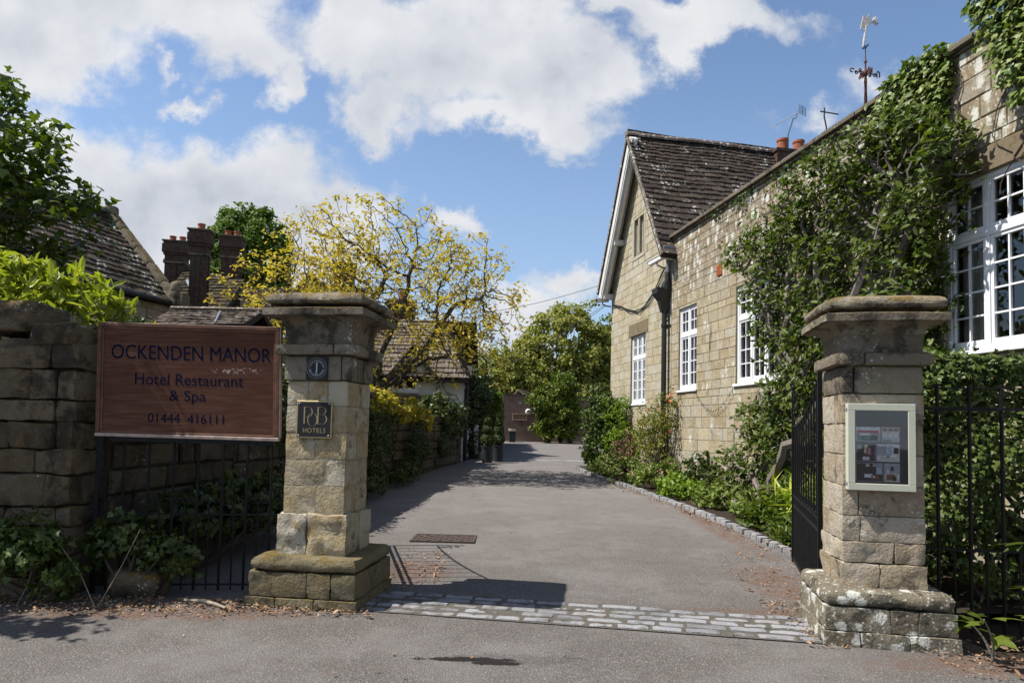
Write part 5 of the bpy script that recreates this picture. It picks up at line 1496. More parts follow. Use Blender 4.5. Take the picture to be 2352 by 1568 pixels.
    fr = Fr((c.x, 24., 0), (1, 0, 0), (0, 0, 1), (0, -1, 0)); h = c.z-l.z; hw = (r_.x-l.x)/2
    mb = MB(); prism(mb, [(-hw*.9, 0), (hw*.9, 0), (hw*.9, l.z), (0, c.z-.1), (-hw*.9, l.z)], -4, 0, fr); mb.build('wall', MAT['render'], root)
    mb = MB(); prism(mb, [(-hw-.1, l.z-.1), (0, c.z), (0, c.z-.16), (-hw-.0, l.z-.2)], .0, .12, fr); prism(mb, [(0, c.z), (hw+.1, l.z-.1), (hw, l.z-.2), (0, c.z-.16)], .0, .12, fr); mb.build('bargeboard', MAT['palewood'], root)
    for s_ in (-1, 1):
        A = (c.x+s_*(hw+.15), 23.85 if s_ > 0 else 28, l.z-.15); B = (c.x+s_*(hw+.15), 28 if s_ > 0 else 23.85, l.z-.15)
        slope('roof', A, B, (c.x, A[1], c.z+.02), MAT['slateold'], root, (.24, .16), board=True)
    # long low outbuilding just behind the sign
    root = empty('outbuilding', (-6.3, 14.4, .2), 'low outbuilding with pale stone slate roof just above the sign', 'outbuilding', 'hotel buildings')
    A = at(328, 748, 13.5); B = at(560, 748, 13.5); C_ = at(328, 713, 14.6)
    slope('roof', A, B, (A.x, C_.y, C_.z), MAT['slatepink'], root, (.17, .13), (.14, .3))
    A2 = (B.x, 15.7, A.z); slope('roof', (B.x, 15.7, A.z), (A.x, 15.7, A.z), (B.x, C_.y, C_.z), MAT['slatepink'], root, (.3, .2))
    mb = MB(); box(mb, (A.x+.05, 13.65, 0), (B.x-.05, 15.5, A.z-.03)); mb.build('wall', MAT['garden'], root)
    mb = MB(); tube(mb, [(A.x, C_.y, C_.z+.03), (B.x, C_.y, C_.z+.03)], .08, 8); mb.build('ridge_tile', MAT['ridge'], root)
    mb = MB(); tube(mb, [at(493, 742, 13.6), at(506, 716, 14.2)], .03, 6); mb.build('flashing', MAT['lead'], root)


build_manor()


def build_cottage():
    root = empty('cottage', (-3.8, 25, .4), 'white rendered cottage with stone slate roof behind the garden wall', 'building', 'hotel buildings')
    Y0 = 22.8; x1 = -1.50; x0 = -7.5; ze = at(1000, 868, Y0).z; Yr = 25.6; zr = at(1000, 742, Yr).z
    hip = 1.1
    LL = math.hypot(Yr-Y0, zr-ze)
    slope('roof', (x0, Y0, ze), (x1+.12, Y0, ze), (x0, Yr, zr), MAT['slatepink'], root, (.30, .17), (.3, .62), .04, inside=lambda u, v: u < (x1+.12-x0)-v/LL*hip)
    slope('roof', (x1+.12, Y0, ze), (x1+.12, 2*Yr-Y0, ze), (x1+.12-hip, Y0, zr), MAT['slateold'], root, (.3, .2), inside=lambda u, v: abs(u-(Yr-Y0)) < (Yr-Y0)*(1-v/(LL*.8))+.1)
    slope('roof', (x1+.12, 2*Yr-Y0, ze), (x0, 2*Yr-Y0, ze), (x1+.12, Yr, zr), MAT['slateold'], root, (.3, .2))
    mb = MB(); box(mb, (x0, Y0+.35, 0), (x1-.12, 2*Yr-Y0-.3, ze-.02)); mb.build('rendered_wall', MAT['render'], root)
    mb = MB(); box(mb, (x0, Y0+.02, ze-.12), (x1, Y0+.34, ze-.03)); box(mb, (x1-.11, Y0+.35, ze-.14), (x1-.0, 28.2, ze-.03)); mb.build('eaves_board', MAT['darkwood'], root)
    # dormer with white gable and window
    f = Fr((0, Y0+.18, 0), (1, 0, 0), (0, 0, 1), (0, -1, 0))
    l = at(893, 880, Y0+.18); r_ = at(1000, 880, Y0+.18); top = at(945, 800, Y0+.18); zb = ze-.03
    mb = MB(); prism(mb, [(l.x, ze-.8), (r_.x, ze-.8), (r_.x, ze-.1), ((l.x+r_.x)/2, top.z), (l.x, ze-.1)], -2.0, 0, f); mb.build('dormer_wall', MAT['render'], root)
    cx = (l.x+r_.x)/2
    for s_ in (-1, 1):
        ex = cx+s_*((r_.x-l.x)/2+.15); A = (ex, Y0 if s_ > 0 else Y0+2.4, ze-.12); B = (ex, Y0+2.4 if s_ > 0 else Y0, ze-.12); slope('dormer_roof', A, B, (cx, A[1], top.z+.06), MAT['slatepink'], root, (.2, .16))
    wl, wr, wt, wb = at(900, 832, Y0), at(958, 832, Y0), at(930, 832, Y0).z, at(930, 896, Y0).z
    fo = MB(); w_ = f
    A, B, C_, D = wl.x, wr.x, wb, wt
    for q in [(A, C_, B, C_+.07), (A, D-.06, B, D), (A, C_+.07, A+.06, D-.06), (B-.06, C_+.07, B, D-.06), ((A+B)/2-.05, C_+.07, (A+B)/2+.05, D-.06)]: bbox(fo, (q[0], q[1], .0), (q[2], q[3], .06), f, .004)
    wo = fo.build('window', MAT['white'], root)
    mb = MB(); box(mb, (A+.05, C_+.06, .005), (B-.05, D-.05, .02), f); mb.build('pane', flat('dark cottage glass', (.015, .018, .02), .06, .6), wo)
    mb = MB(); bbox(mb, (A-.08, C_-.09, .0), (B+.08, C_-.001, .12), f, .005); mb.build('sill', MAT['white'], wo)
    # lean-to roof below
    zt = at(1000, 905, Y0).z; z2 = at(1000, 948, Y0-1.2).z
    slope('lean_to_roof', (x0, Y0-1.3, z2), (x1-.9, Y0-1.3, z2), (x0, Y0+.36, zt), MAT['slatepink'], root, (.17, .12), (.22, .45))
    mb = MB(); box(mb, (x0, Y0-1.15, 0), (x1-1.0, Y0+.34, z2-.02)); mb.build('lean_to_wall', MAT['render'], root)
    # side wall to the drive: strip of whitewash, black downpipe, dark door boards
    mb = MB(); box(mb, (x1-.118, Y0+.36, .2), (x1-.09, Y0+1.5, ze-.3)); mb.build('boarded_door', MAT['darkwood'], root)
    mb = MB(); tube(mb, [(x1-.02, Y0+.3, ze-.1), (x1-.02, Y0+.3, .3)], .05, 8); mb.build('downpipe', MAT['pipe'], root)
    chz = at(922, 690, 26.5); mb = MB(); box(mb, (chz.x-.5, 26.2, 2.5), (chz.x+.5, 27.0, chz.z)); box(mb, (chz.x-.56, 26.14, chz.z-.25), (chz.x+.56, 27.06, chz.z-.1)); c = mb.build('chimney', MAT['chimney'], root)
    mb = MB(); lathe(mb, [(.13, 0), (.11, .3), (.14, .31), (.14, .36), (.09, .36)], Fr((chz.x, 26.6, chz.z), (1, 0, 0), (0, 1, 0), (0, 0, 1)), 12); mb.build('chimney_pot', MAT['pot'], c, True)
    # second range beyond, hung with dark tiles
    mb = MB(); box(mb, (-5, 28.4, 0), (-1.05, 31.5, at(1100, 870, 28.4).z)); mb.build('rear_range', MAT['slate'], root)


build_cottage()


# ================================================================== FAR END OF THE DRIVE
def build_far():
    x0, y0, x1, y1 = -6., 37.7, 10., 39.2; ang = math.degrees(math.atan2(y1-y0, x1-x0)); f = rotfr(x0, y0, ang); L = math.hypot(x1-x0, y1-y0); zt = 3.28
    root = empty('brick_wall', (2, 38.4, .7), 'tall red brick garden wall closing the far end of the drive', 'wall', 'boundary walls')
    mb = MB(); box(mb, (0, 0, .2), (L, .35, zt), f); box(mb, (0, -.03, .6), (L, -.001, 1.05), f)
    box(mb, (0, -.05, zt-.15), (L, .4, zt-.06), f); mb.build('brickwork', MAT['brick'], root)
    mb = MB(); box(mb, (0, -.07, zt+.002), (L, .42, zt+.07), f); mb.build('coping', MAT['coping'], root)
    g = Fr(f([(0, 0, 0)])[0], f.M[0], (0, 0, 1), -f.M[1])
    U = lambda px: float((np.array(at(px, 960, 38.2))-g.o)@g.M[0])
    Zp = lambda py: at(1195, py, 38.2).z
    p = empty('notice_board', g([(U(1193), Zp(966), 0)])[0], 'blank timber notice board fixed on the brick wall', 'notice board')
    a, b = U(1177), U(1211); z0, z1 = Zp(965.5), Zp(950)
    mb = MB()
    for q in [(a, z0, b, z0+.06), (a-.02, z1-.05, b+.02, z1+.01), (a, z0+.06, a+.05, z1-.05), (b-.05, z0+.06, b, z1-.05)]: bbox(mb, (q[0], q[1], .0), (q[2], q[3], .10), g, .005)
    mb.build('frame', MAT['palewood'], p); mb = MB(); box(mb, (a+.04, z0+.05, .0), (b-.04, z1-.04, .05), g); mb.build('board', MAT['boardwood'], p)
    # dome mirror / lamp
    u, z = U(1213.5), Zp(945); p = empty('wall_lamp', g([(u, z, 0)])[0], 'round white wall lamp beside the timber board', 'lamp')
    ff = Fr(g([(u, z, .03)])[0], g.M[0], g.M[1], g.M[2])
    mb = MB(); lathe(mb, [(.17, 0), (.175, .05), (.16, .12), (.11, .17), (.0001, .19)], ff, 20); mb.build('dome', MAT['plastic'], p, True)
    mb = MB(); lathe(mb, [(.10, .15), (.09, .19), (.0001, .20)], Fr(g([(u, z+.06, .03)])[0], g.M[0]*1.1, g.M[1]*.5, g.M[2]), 16); mb.build('visor', MAT['antenna'], p, True)
    mb = MB(); box(mb, (U(1193), Zp(927), .0), (U(1196), Zp(923.5), .08), g); p2 = mb.build('junction_box', MAT['plastic']); tag(p2, 'tiny white box high on the brick wall above the board', 'box')
    # litter bin with tilted lid
    c = at(1176, 1006, 37.4); p = empty('litter_bin', (c.x, c.y, gz(37.4)), 'dark green slant-topped bin standing against the brick wall', 'bin')
    fb = rotfr(c.x, c.y, 8, gz(37.4)); mb = MB(); V = [(-.16, -.15, 0), (.16, -.15, 0), (.16, .15, 0), (-.16, .15, 0), (-.18, -.18, .55), (.18, -.18, .55), (.18, .18, .68), (-.18, .18, .68)]
    mb.add(fb(V), BOXF); mb.build('body', flat('bin green', (.02, .035, .028), .5), p)
    mb = MB(); V = [(-.2, -.2, .56), (-.2, .2, .70), (.2, .2, .70), (.2, -.2, .56), (-.2, -.2, .60), (-.2, .2, .74), (.2, .2, .74), (.2, -.2, .60)]; mb.add(fb(V), BOXF); mb.build('lid', MAT['slate'], p)
    # open-gabled shed roof behind the wall
    root = empty('shed', (1.2, 45, .8), 'shed with open timber gable and mossy roof behind the brick wall', 'shed')
    c = at(1192, 893, 43.5); l = at(1166, 917, 43.5); r_ = at(1222, 917, 43.5); fr = Fr((c.x, 43.5, 0), (1, 0, 0), (0, 0, 1), (0, -1, 0)); hw = (r_.x-l.x)/2
    mb = MB(); t = .14
    prism(mb, [(-hw, l.z-t), (0, c.z-t), (0, c.z), (-hw, l.z)], 0, .12, fr); prism(mb, [(0, c.z-t), (hw, l.z-t), (hw, l.z), (0, c.z)], 0, .12, fr); mb.build('bargeboard', MAT['palewood'], root)
    mb = MB(); box(mb, (-hw, l.z-.1, -.1), (hw, l.z+.05, -.01), fr)
    for u in (-.3, 0, .3): box(mb, (u-.04, l.z+.05, -.09), (u+.04, c.z-.1-abs(u)*.9, -.02), fr)
    mb.build('gable_stud', MAT['palewood'], root)
    mb = MB(); box(mb, (-hw+.1, .5, -5), (hw+.9, l.z-.12, -.6), fr); mb.build('wall', MAT['darkwood'], root)
    mb = MB(); V = [(0, c.z+.01, .1), (hw, l.z+.01, .1), (hw+1.3, l.z+.01, -5), (1.3, c.z+.01, -5), (-hw, l.z+.01, .1), (-hw+1.3, l.z+.01, -5)]
    V2 = [(x, y-.08, z) for x, y, z in V]; mb.add(fr(V+V2), [(0, 1, 2, 3), (4, 0, 3, 5), (7, 6, 9, 8), (6, 10, 11, 9), (1, 7, 8, 2), (4, 5, 11, 10)]); mb.build('roof', MAT['slatemoss'], root)
    # white post with black foot and small stone bollard by the planters
    c = gnd(1092, 1054); mb = MB(); fb = rotfr(c.x, c.y, 4, c.z); p = empty('white_post', c, 'slim white post with black foot beside the dark planters', 'post')
    box(mb, (-.07, -.07, .16), (.07, .07, 1.12), fb); lathe(mb, [(.09, 1.12), (.09, 1.15), (.0001, 1.2)], fb, 8); mb.build('shaft', MAT['white'], p)
    mb = MB(); box(mb, (-.085, -.085, 0), (.085, .085, .158), fb); mb.build('foot', MAT['pipe'], p)
    c = gnd(1104, 1057); mb = MB(); rough(mb, (0, 0, .13), (.12, .12, .3), rotfr(c.x, c.y, 5, c.z), .05, .01, 4, .04, 6.); tag(mb.build('stone_bollard', MAT['kerb'], smooth=True), 'little pale stone bollard at the foot of the white post', 'bollard')
    # overhead wires from the gable corner
    for i, (e0, e1, lab) in enumerate([(HF([(-20.9, 5.3, .2)])[0], (-1.6, 23.6, 3.55), 'upper overhead wire from the gable corner to the cottage eaves'), (HF([(-20.9, 5.25, .2)])[0], (-2.2, 23.0, 3.3), 'lower overhead wire from the gable corner to the cottage eaves'), (HF([(-21.1, 5.9, .36)])[0], (-4., 25., 5.6), 'thin overhead wire from the white bargeboard foot to the cottage roof')]):
        A, B = np.array(e0), np.array(e1); pts = [A+(B-A)*t-np.array((0, 0, (.35+.2*(i == 1))*math.sin(math.pi*t))) for t in np.linspace(0, 1, 20)]
        mb = MB(); tube(mb, pts, .008, 4); tag(mb.build('overhead_wire', MAT['cable']), lab, 'wire', 'overhead wires')
    # manhole cover
    f = rotfr(-.84, 9.0, -1, gz(9)+.012); p = empty('manhole_cover', (-.84, 9.0, gz(9)), 'rusty rectangular manhole cover set in the drive', 'manhole cover')
    mb = MB(); bbox(mb, (-.37, -.24, -.03), (.37, .24, .0), f, .004)
    for i in range(10):
        for j in range(6):
            if (i+j) % 2 == 0: box(mb, (-.34+.07*i, -.21+.072*j, .0), (-.29+.07*i, -.165+.072*j, .007), f)
    mb.build('cover_plate', MAT['manhole'], p)
    mb = MB()
    for q in [(-.41, -.28, .41, -.245), (-.41, .245, .41, .28), (-.41, -.245, -.375, .245), (.375, -.245, .41, .245)]: box(mb, (q[0], q[1], -.03), (q[2], q[3], .004), f)
    mb.build('frame', MAT['manhole'], p)


build_far()


# ================================================================== VEGETATION
def chain(*paths):
    """joined limb paths -> nodes, parents; a path may start with an index of an earlier node"""
    nodes, par = [], []
    for p in paths:
        prev = -1
        if isinstance(p[0], int): prev = p[0]; p = p[1:]
        for q in p:
            q = np.array(q, float)
            if prev >= 0:
                a = nodes[prev]; m = max(1, int(np.linalg.norm(q-a)/.22))
                for i in range(1, m+1):
                    nodes.append(a+(q-a)*i/m+(rng.normal(0, .015, 3) if i < m else 0)); par.append(prev); prev = len(nodes)-1
            else: nodes.append(q); par.append(-1); prev = 0
    return nodes, par


def tree_things(name, loc, label, cat, group, limbs_mb, bark, crown_mb, leafm, crown='crown', trunk='trunk'):
    root = empty(name, loc, label, cat, group)
    if limbs_mb is not None: limbs_mb.build(trunk, bark, root, True)
    crown_mb.build(crown, leafm, root)
    return root


def golden_tree():
    base = (-3.08, 14.35, .1)
    nodes, par = chain([base, (-3.02, 14.3, 1.2), (-2.90, 14.25, 2.1)])
    k = len(nodes)-1
    def ext(k, pts):
        nonlocal nodes, par
        prev = k
        for q in pts:
            a = nodes[prev]; q = np.array(q, float); m = max(1, int(np.linalg.norm(q-a)/.2))
            for i in range(1, m+1): nodes.append(a+(q-a)*i/m+rng.normal(0, .02, 3)); par.append(prev); prev = len(nodes)-1
        return prev
    r1 = ext(k, [(-2.55, 14.15, 2.55), (-1.95, 14.05, 2.95), (-1.55, 13.95, 3.45)])
    ext(r1, [(-1.2, 13.9, 4.0), (-.7, 13.8, 4.15)]); ext(r1, [(-1.55, 13.8, 4.3)])
    r2 = ext(k, [(-2.3, 13.9, 2.5), (-1.7, 13.5, 2.85), (-1.0, 13.3, 2.95)])
    l1 = ext(k, [(-3.2, 14.3, 3.0), (-3.1, 14.2, 3.9), (-2.7, 14.2, 4.6)])
    ext(k+9 if k+9 < len(nodes) else k, []); l2 = ext(k, [(-3.5, 14.2, 2.9), (-4.3, 14.1, 3.5), (-5.0, 14.0, 3.7)])
    c2 = ext(k, [(-2.7, 14.1, 3.1), (-2.3, 14.0, 4.0), (-2.1, 13.9, 4.8)])
    pts = []
    for N, c, r, sh in [(1150, (-2.95, 14.1, 4.35), (2.2, 1.9, 2.0), .35), (330, (-3.9, 14.1, 5.0), (1.05, 1.2, 1.15), .3), (760, (-1.15, 13.7, 3.9), (1.35, 1.5, 1.7), .3), (520, (-4.75, 14.0, 3.85), (1.45, 1.5, 1.2), .3), (70, (-1.6, 13.3, 2.35), (1.5, 1.0, .55), .3)]:
        q, _ = ellip(N, c, r, sh, -.95); q = q+rng.normal(0, .1, q.shape); pts.append(q)
    pts = np.concatenate(pts); pts = pts[pts[:, 2] > 1.9]
    S = lambda q: np.column_stack([q[:, 0]*1.22, q[:, 1]*1.22, 1.55+(q[:, 2]-1.55)*1.22])
    nodes = list(S(np.array(nodes))); pts = S(pts); base = (base[0]*1.22, base[1]*1.22, .25)
    nd, pr = colonize(nodes, par, pts, .145, .17, 2.8, 150, -.02, .34)
    lm = MB(); rad, tips = limbs(lm, nd, pr, .006, 2.2, .14, 6)
    tp = nd[tips]; cr = MB()
    dist = np.linalg.norm((tp-np.array((-3.2, 17.2, 4.05)))/np.array((4.1, 2.4, 2.7)), axis=1)
    keep = rng.uniform(0, 1, len(tp)) < np.clip((dist+.02)*1.7, .2, 1.)*np.where(tp[:, 2] < 3.0, .4, 1.); tp = tp[keep]
    rep = np.repeat(tp, 13, axis=0)+rng.normal(0, .085, (len(tp)*13, 3)); ax = unit(rng.normal(0, 1, rep.shape)*np.array((1, 1, .35)))+np.array((0, 0, -.35))
    leaf_mb(cr, rep, (0, 0, 1), .122, 'oval', ax, .55, .95, .3)
    for q in tp[rng.choice(len(tp), 90, replace=False)]:  # hanging seed pods, built into the trunk mesh
        l = rng.uniform(.12, .26); tube(lm, [q, q+np.array((rng.normal(0, .02), 0, -l*.5)), q+np.array((rng.normal(0, .04), 0, -l))], [.006, .007, .003], 4)
    root = tree_things('golden_tree', base, 'spreading tree with sparse yellow leaves and bare twisting twigs above the plaque pier', 'tree', None, lm, MAT['bark'], cr, MAT['L_cat'])


golden_tree()


def left_tree():
    lobes = [((x*1.1, y*1.1, 1.55+(z-1.55)*1.1), r) for (x, y, z), r in [((-6.95, 7.8, 4.25), (1.6, 1.1, 1.6)), ((-5.65, 7.7, 4.55), (.7, .6, .55)), ((-5.05, 7.6, 3.95), (.55, .45, .33)), ((-5.85, 7.8, 3.5), (1.05, .6, .95)), ((-6.3, 8.0, 4.6), (.9, .7, .9)), ((-6.4, 7.9, 5.35), (.65, .6, .55))]]
    lobes += [((-5.75, 4.85, 3.3), (.6, .35, .3)), ((-6.5, 5.9, 4.1), (1.9, .8, 1.15)), ((-5.75, 6.15, 4.7), (.85, .5, .6))]  # crown lobes out of view, added to shade the rubble wall and forecourt
    nodes, par = chain([(-7.3, 7.0, -.05), (-7.2, 7.0, 1.6), (-7.0, 7.0, 2.8)])
    pts = np.concatenate([ellip(int((290 if c[1] < 6.5 else 210)*(r[0]*r[2])**.8)+40, c, r, .2, -1)[0] for c, r in lobes])
    nd, pr = colonize(nodes, par, pts, .14, .2, 3., 120, 0, .3)
    lm = MB(); rad, tips = limbs(lm, nd, pr, .006, 2.2, .13, 5)
    tp = nd[[i for i in range(len(nd)) if rad[i] < .016]]
    tp = tp[(tp[:, 2] > 2.4)]
    rep = np.repeat(tp, 8, axis=0)+rng.normal(0, .085, (len(tp)*8, 3)); cr = MB()
    ax = unit(rng.normal(0, 1, rep.shape))+np.array((0, 0, -.7)); leaf_mb(cr, rep, (.2, 0, .8), .12, 'ivy', ax, .7, 1.15, .5)
    tree_things('leafy_tree', (-7.3, 7, 0), 'dark leafy tree leaning in over the rubble wall and laurel', 'tree', None, lm, MAT['bark'], cr, MAT['L_tree'])


left_tree()


def simple_tree(name, loc, lobes, ncl, nl, cr_, size, leafm, label, group, trunk_h, tr=.3, jag=.3, shell=.7, up=-.85, tpl='oval', nbr=26):
    P, Nn = clumps(lobes, ncl, nl, cr_, shell, up, jag); cr = MB(); leaf_mb(cr, P, Nn, size, tpl, None, .55, 1.3)
    lm = MB(); x, y, z = loc; tube(lm, [(x, y, z-.1), (x+.1, y, z+trunk_h*.5), (x, y, z+trunk_h)], [tr, tr*.75, tr*.6], 8)
    for i in range(nbr):
        c, r = lobes[i % len(lobes)]; d = unit(rng.normal(0, 1, 3)[None])[0]; d[2] = abs(d[2])*.8-.1; e = np.array(c)+d*np.array(r)*.85
        s_ = np.array((x, y, z+trunk_h*rng.uniform(.6, 1.))); m = (s_+e)/2+rng.normal(0, .25, 3)+np.array((0, 0, .2)); tube(lm, [s_, m, e], [tr*.4, tr*.2, tr*.05], 5, False)
    return tree_things(name, loc, label, 'tree', group, lm, MAT['bark'], cr, leafm)


simple_tree('round_tree', (-13., 33, .6), [((-13., 33, 9.3), (2.05, 2., 2.6)), ((-13., 33, 7.), (1.9, 1.8, 2.2))], 620, 46, .38, .20, MAT['L_round'], 'dome-shaped bright green tree rising behind the brick chimneys', None, 6., .3, .12, .82)
simple_tree('broad_tree', (4.2, 51, .8), [((3.9, 51, 7.0), (3.9, 3, 3.6)), ((1.6, 50, 5.4), (2.2, 2, 2.6)), ((6.2, 51, 5.2), (2.6, 2, 2.8)), ((4.0, 49.5, 3.8), (3.5, 1.6, 1.8))], 900, 40, .55, .27, MAT['L_olive'], 'biggest round-topped olive green tree behind the brick wall', 'trees behind the brick wall', 5., .45, .35, .7)
simple_tree('broad_tree', (-1.2, 48, .8), [((-1.2, 48, 4.4), (2.3, 2, 2.6)), ((-2.8, 47, 3.0), (2.0, 1.6, 2.0)), ((.4, 47.5, 3.3), (1.6, 1.4, 2.0))], 420, 40, .45, .24, MAT['L_olive'], 'lower olive green tree behind the wall near the hedge', 'trees behind the brick wall', 3., .3, .3, .7)
simple_tree('broad_tree', (9.0, 54, .8), [((8.6, 54, 6.2), (3.4, 3, 3.6)), ((7.5, 53, 3.6), (3.2, 2, 2.4))], 520, 38, .55, .27, MAT['L_round'], 'darker tree behind the wall, half covered by the hotel corner', 'trees behind the brick wall', 5., .4, .35, .7)


def bush(name, loc, lobes, ncl, nl, cr_, size, leafm, label, cat='shrub', group=None, tpl='oval', jag=.1, shell=.6, up=-.6, stems=6, bark='bark', flowers=None, spread=.6, axis=None, asp=1.2):
    P, Nn = clumps(lobes, ncl, nl, cr_, shell, up, jag); P = P[P[:, 2] > loc[2]-.02]; Nn = Nn[:len(P)]; cr = MB(); leaf_mb(cr, P, Nn, size, tpl, axis, spread, asp)
    root = empty(name, loc, label, cat, group); cr.build('foliage', leafm, root)
    if stems:
        lm = MB()
        for i in range(stems):
            c, r = lobes[i % len(lobes)]; d = unit(rng.normal(0, 1, 3)[None])[0]; e = np.array(c)+d*np.array(r)*.7; s_ = np.array(loc)+np.array((rng.normal(0, .05), rng.normal(0, .05), 0))
            tube(lm, [s_, (s_+e)/2+rng.normal(0, .06, 3), e], [.018+.01*cr_, .012, .005], 5, False)
        lm.build('stem_cluster', MAT[bark], root, True)
    if flowers:
        fm, n, fs = flowers; q, nn = [], []
        for c, r in lobes:
            a, b = ellip(int(n/len(lobes)*2), c, np.array(r)*1.08+.03, .95, -.1); q.append(a); nn.append(b)
        q = np.concatenate(q)[:n]; nn = np.concatenate(nn)[:n]; fb = MB()
        for k in range(5):
            a = 2*math.pi*k/5; leaf_mb(fb, q, nn, fs, 'petal', (math.cos(a), math.sin(a), .2), .25, .8)
        fb.build('blossom', MAT[fm], root)
    return root


# ---- fig tree against the hall wall
def poly_in(u, z, poly):
    c = np.zeros(len(u), bool); n = len(poly)
    for i in range(n):
        (a, b), (d, e) = poly[i], poly[(i+1) % n]
        t = ((b > z) != (e > z)) & (u < (d-a)*(z-b)/(e-b+1e-12)+a); c ^= t
    return c


def wall_pts(N, poly, w0, w1, power=1.):
    P = np.array(poly); out = []
    lo, hi = P.min(0), P.max(0); n = 0
    while n < N:
        u = rng.uniform(lo[0], hi[0], N*2); z = rng.uniform(lo[1], hi[1], N*2); k = poly_in(u, z, poly); u, z = u[k], z[k]
        out.append(np.stack([u, z, w0+(w1-w0)*rng.uniform(0, 1, len(u))**power], 1)); n += len(u)
    return np.concatenate(out)[:N]


FIG = [(-7.55, 4.85), (-7.5, 4.45), (-7.8, 4.3), (-7.95, 3.93), (-7.95, 3.12), (-7.9, 2.28), (-8.34, 1.54), (-9.0, .5), (-11.0, 0.3), (-13.0, 0.55), (-12.8, 1.2), (-12.2, 1.6), (-12.3, 1.9), (-11.7, 2.1), (-11.5, 2.4), (-11.5, 2.97),
       (-12.1, 3.67), (-12.4, 4.3), (-12.9, 4.85), (-12.1, 5.0), (-11.5, 5.2), (-10.74, 5.35), (-10.18, 5.58), (-9.41, 5.45), (-8.58, 5.58), (-7.96, 5.38)]


def fig_tree():
    A = wall_pts(5600, FIG, .10, .62, .9)
    # thin out the middle so the grey limbs show
    hole = np.zeros(len(A), bool)
    for (u, z, r) in [(-9.3, 3.5, .5), (-10.4, 3.6, .45), (-11.2, 2.6, .42), (-8.8, 2.9, .38), (-11.6, 1.1, .55), (-10.2, 1.5, .65), (-12.1, 4.3, .38), (-9.9, 2.5, .4), (-9.0, 4.4, .38), (-11.1, 4.2, .35), (-10.0, 4.5, .3), (-12.5, 1.4, .3), (-11.3, 3.5, .3), (-8.4, 3.7, .3)]:
        hole |= np.hypot(A[:, 0]-u, A[:, 1]-z) < r
    A = A[~(hole & (rng.uniform(0, 1, len(A)) < .85))]
    W = HF(A)
    P = lambda u, z, w: HF([(u, z, w)])[0]
    root0 = P(-11.2, -.1, .45)
    nodes, par = chain([root0, P(-11.25, .35, .45)]); base = len(nodes)-1

    def ext(k, pts):
        prev = k
        for q in pts:
            q = P(*q); a = nodes[prev]; m = max(1, int(np.linalg.norm(q-a)/.18))
            for i in range(1, m+1): nodes.append(a+(q-a)*i/m+rng.normal(0, .018, 3)); par.append(prev); prev = len(nodes)-1
        return prev
    a1 = ext(base, [(-11.1, .8, .55), (-10.6, 1.35, .6), (-10.2, 1.42, .5)]); ext(a1, [(-9.9, 2.2, .45), (-9.6, 3.1, .4), (-9.1, 3.7, .4), (-8.6, 4.5, .4)])
    a2 = ext(base, [(-10.9, .8, .4), (-10.5, 1.9, .35), (-10.6, 2.3, .4)]); ext(a2, [(-10.9, 2.9, .5), (-10.7, 3.3, .5), (-10.9, 3.8, .45)]); ext(a2, [(-10.1, 3.2, .3), (-10.2, 4.0, .4)])
    ext(base, [(-11.7, .7, .5), (-12.3, 1.0, .5)]); ext(base, [(-11.5, 1.0, .3), (-11.4, 1.8, .4), (-11.6, 2.2, .5)])
    b1 = ext(base, [(-10.4, .25, .4), (-9.6, .3, .4), (-9.5, 1.2, .4), (-9.2, 2.2, .35), (-8.9, 3., .4)]); ext(b1, [(-8.5, 3.6, .4), (-8.2, 4.4, .4)])
    ext(a2, [(-11.3, 2.9, .35), (-11.6, 3.8, .4), (-12.2, 4.4, .4), (-12.6, 4.7, .45)])
    nd, pr = colonize(nodes, par, W, .12, .125, 2.5, 150, 0., .38)
    lm = MB(); rad, tips = limbs(lm, nd, pr, .0065, 2.0, .085, 6)
    tp = nd[tips]; tp2 = nd[[i for i in range(len(nd)) if rad[i] < .011 and i not in set(tips)]]
    inv = np.linalg.inv(HF.M); loc = (tp-HF.o)@inv; tp = tp[poly_in(loc[:, 0], loc[:, 1], FIG)]; loc = (tp2-HF.o)@inv; tp2 = tp2[poly_in(loc[:, 0], loc[:, 1], FIG)]
    cr = MB(); out = -HF.M[0]*0+HF.M[2]
    rep = np.repeat(tp, 18, axis=0)+rng.normal(0, .07, (len(tp)*18, 3)); ax = unit(rng.normal(0, .7, rep.shape)+np.array((0, 0, .75))+out*.5)
    h_ = len(rep)//3; pm = rng.permutation(len(rep)); leaf_mb(cr, rep[pm[:h_]], out*.75+np.array((0, 0, .7)), .115, 'fig', ax[pm[:h_]], .55, 1.05); leaf_mb(cr, rep[pm[h_:]], out*.6+np.array((0, 0, .8)), .118, 'lance', ax[pm[h_:]], .6, 1.8)
    rep = tp2[::2]+rng.normal(0, .05, tp2[::2].shape); leaf_mb(cr, rep, out*.6+np.array((0, 0, .7)), .11, 'oval', None, .6, 1.2)
    tree_things('fig_tree', root0, 'old fig tree with pale twisted limbs spread up the hall wall', 'tree', None, lm, MAT['figbark'], cr, MAT['L_fig'], 'foliage', 'trunk')


fig_tree()


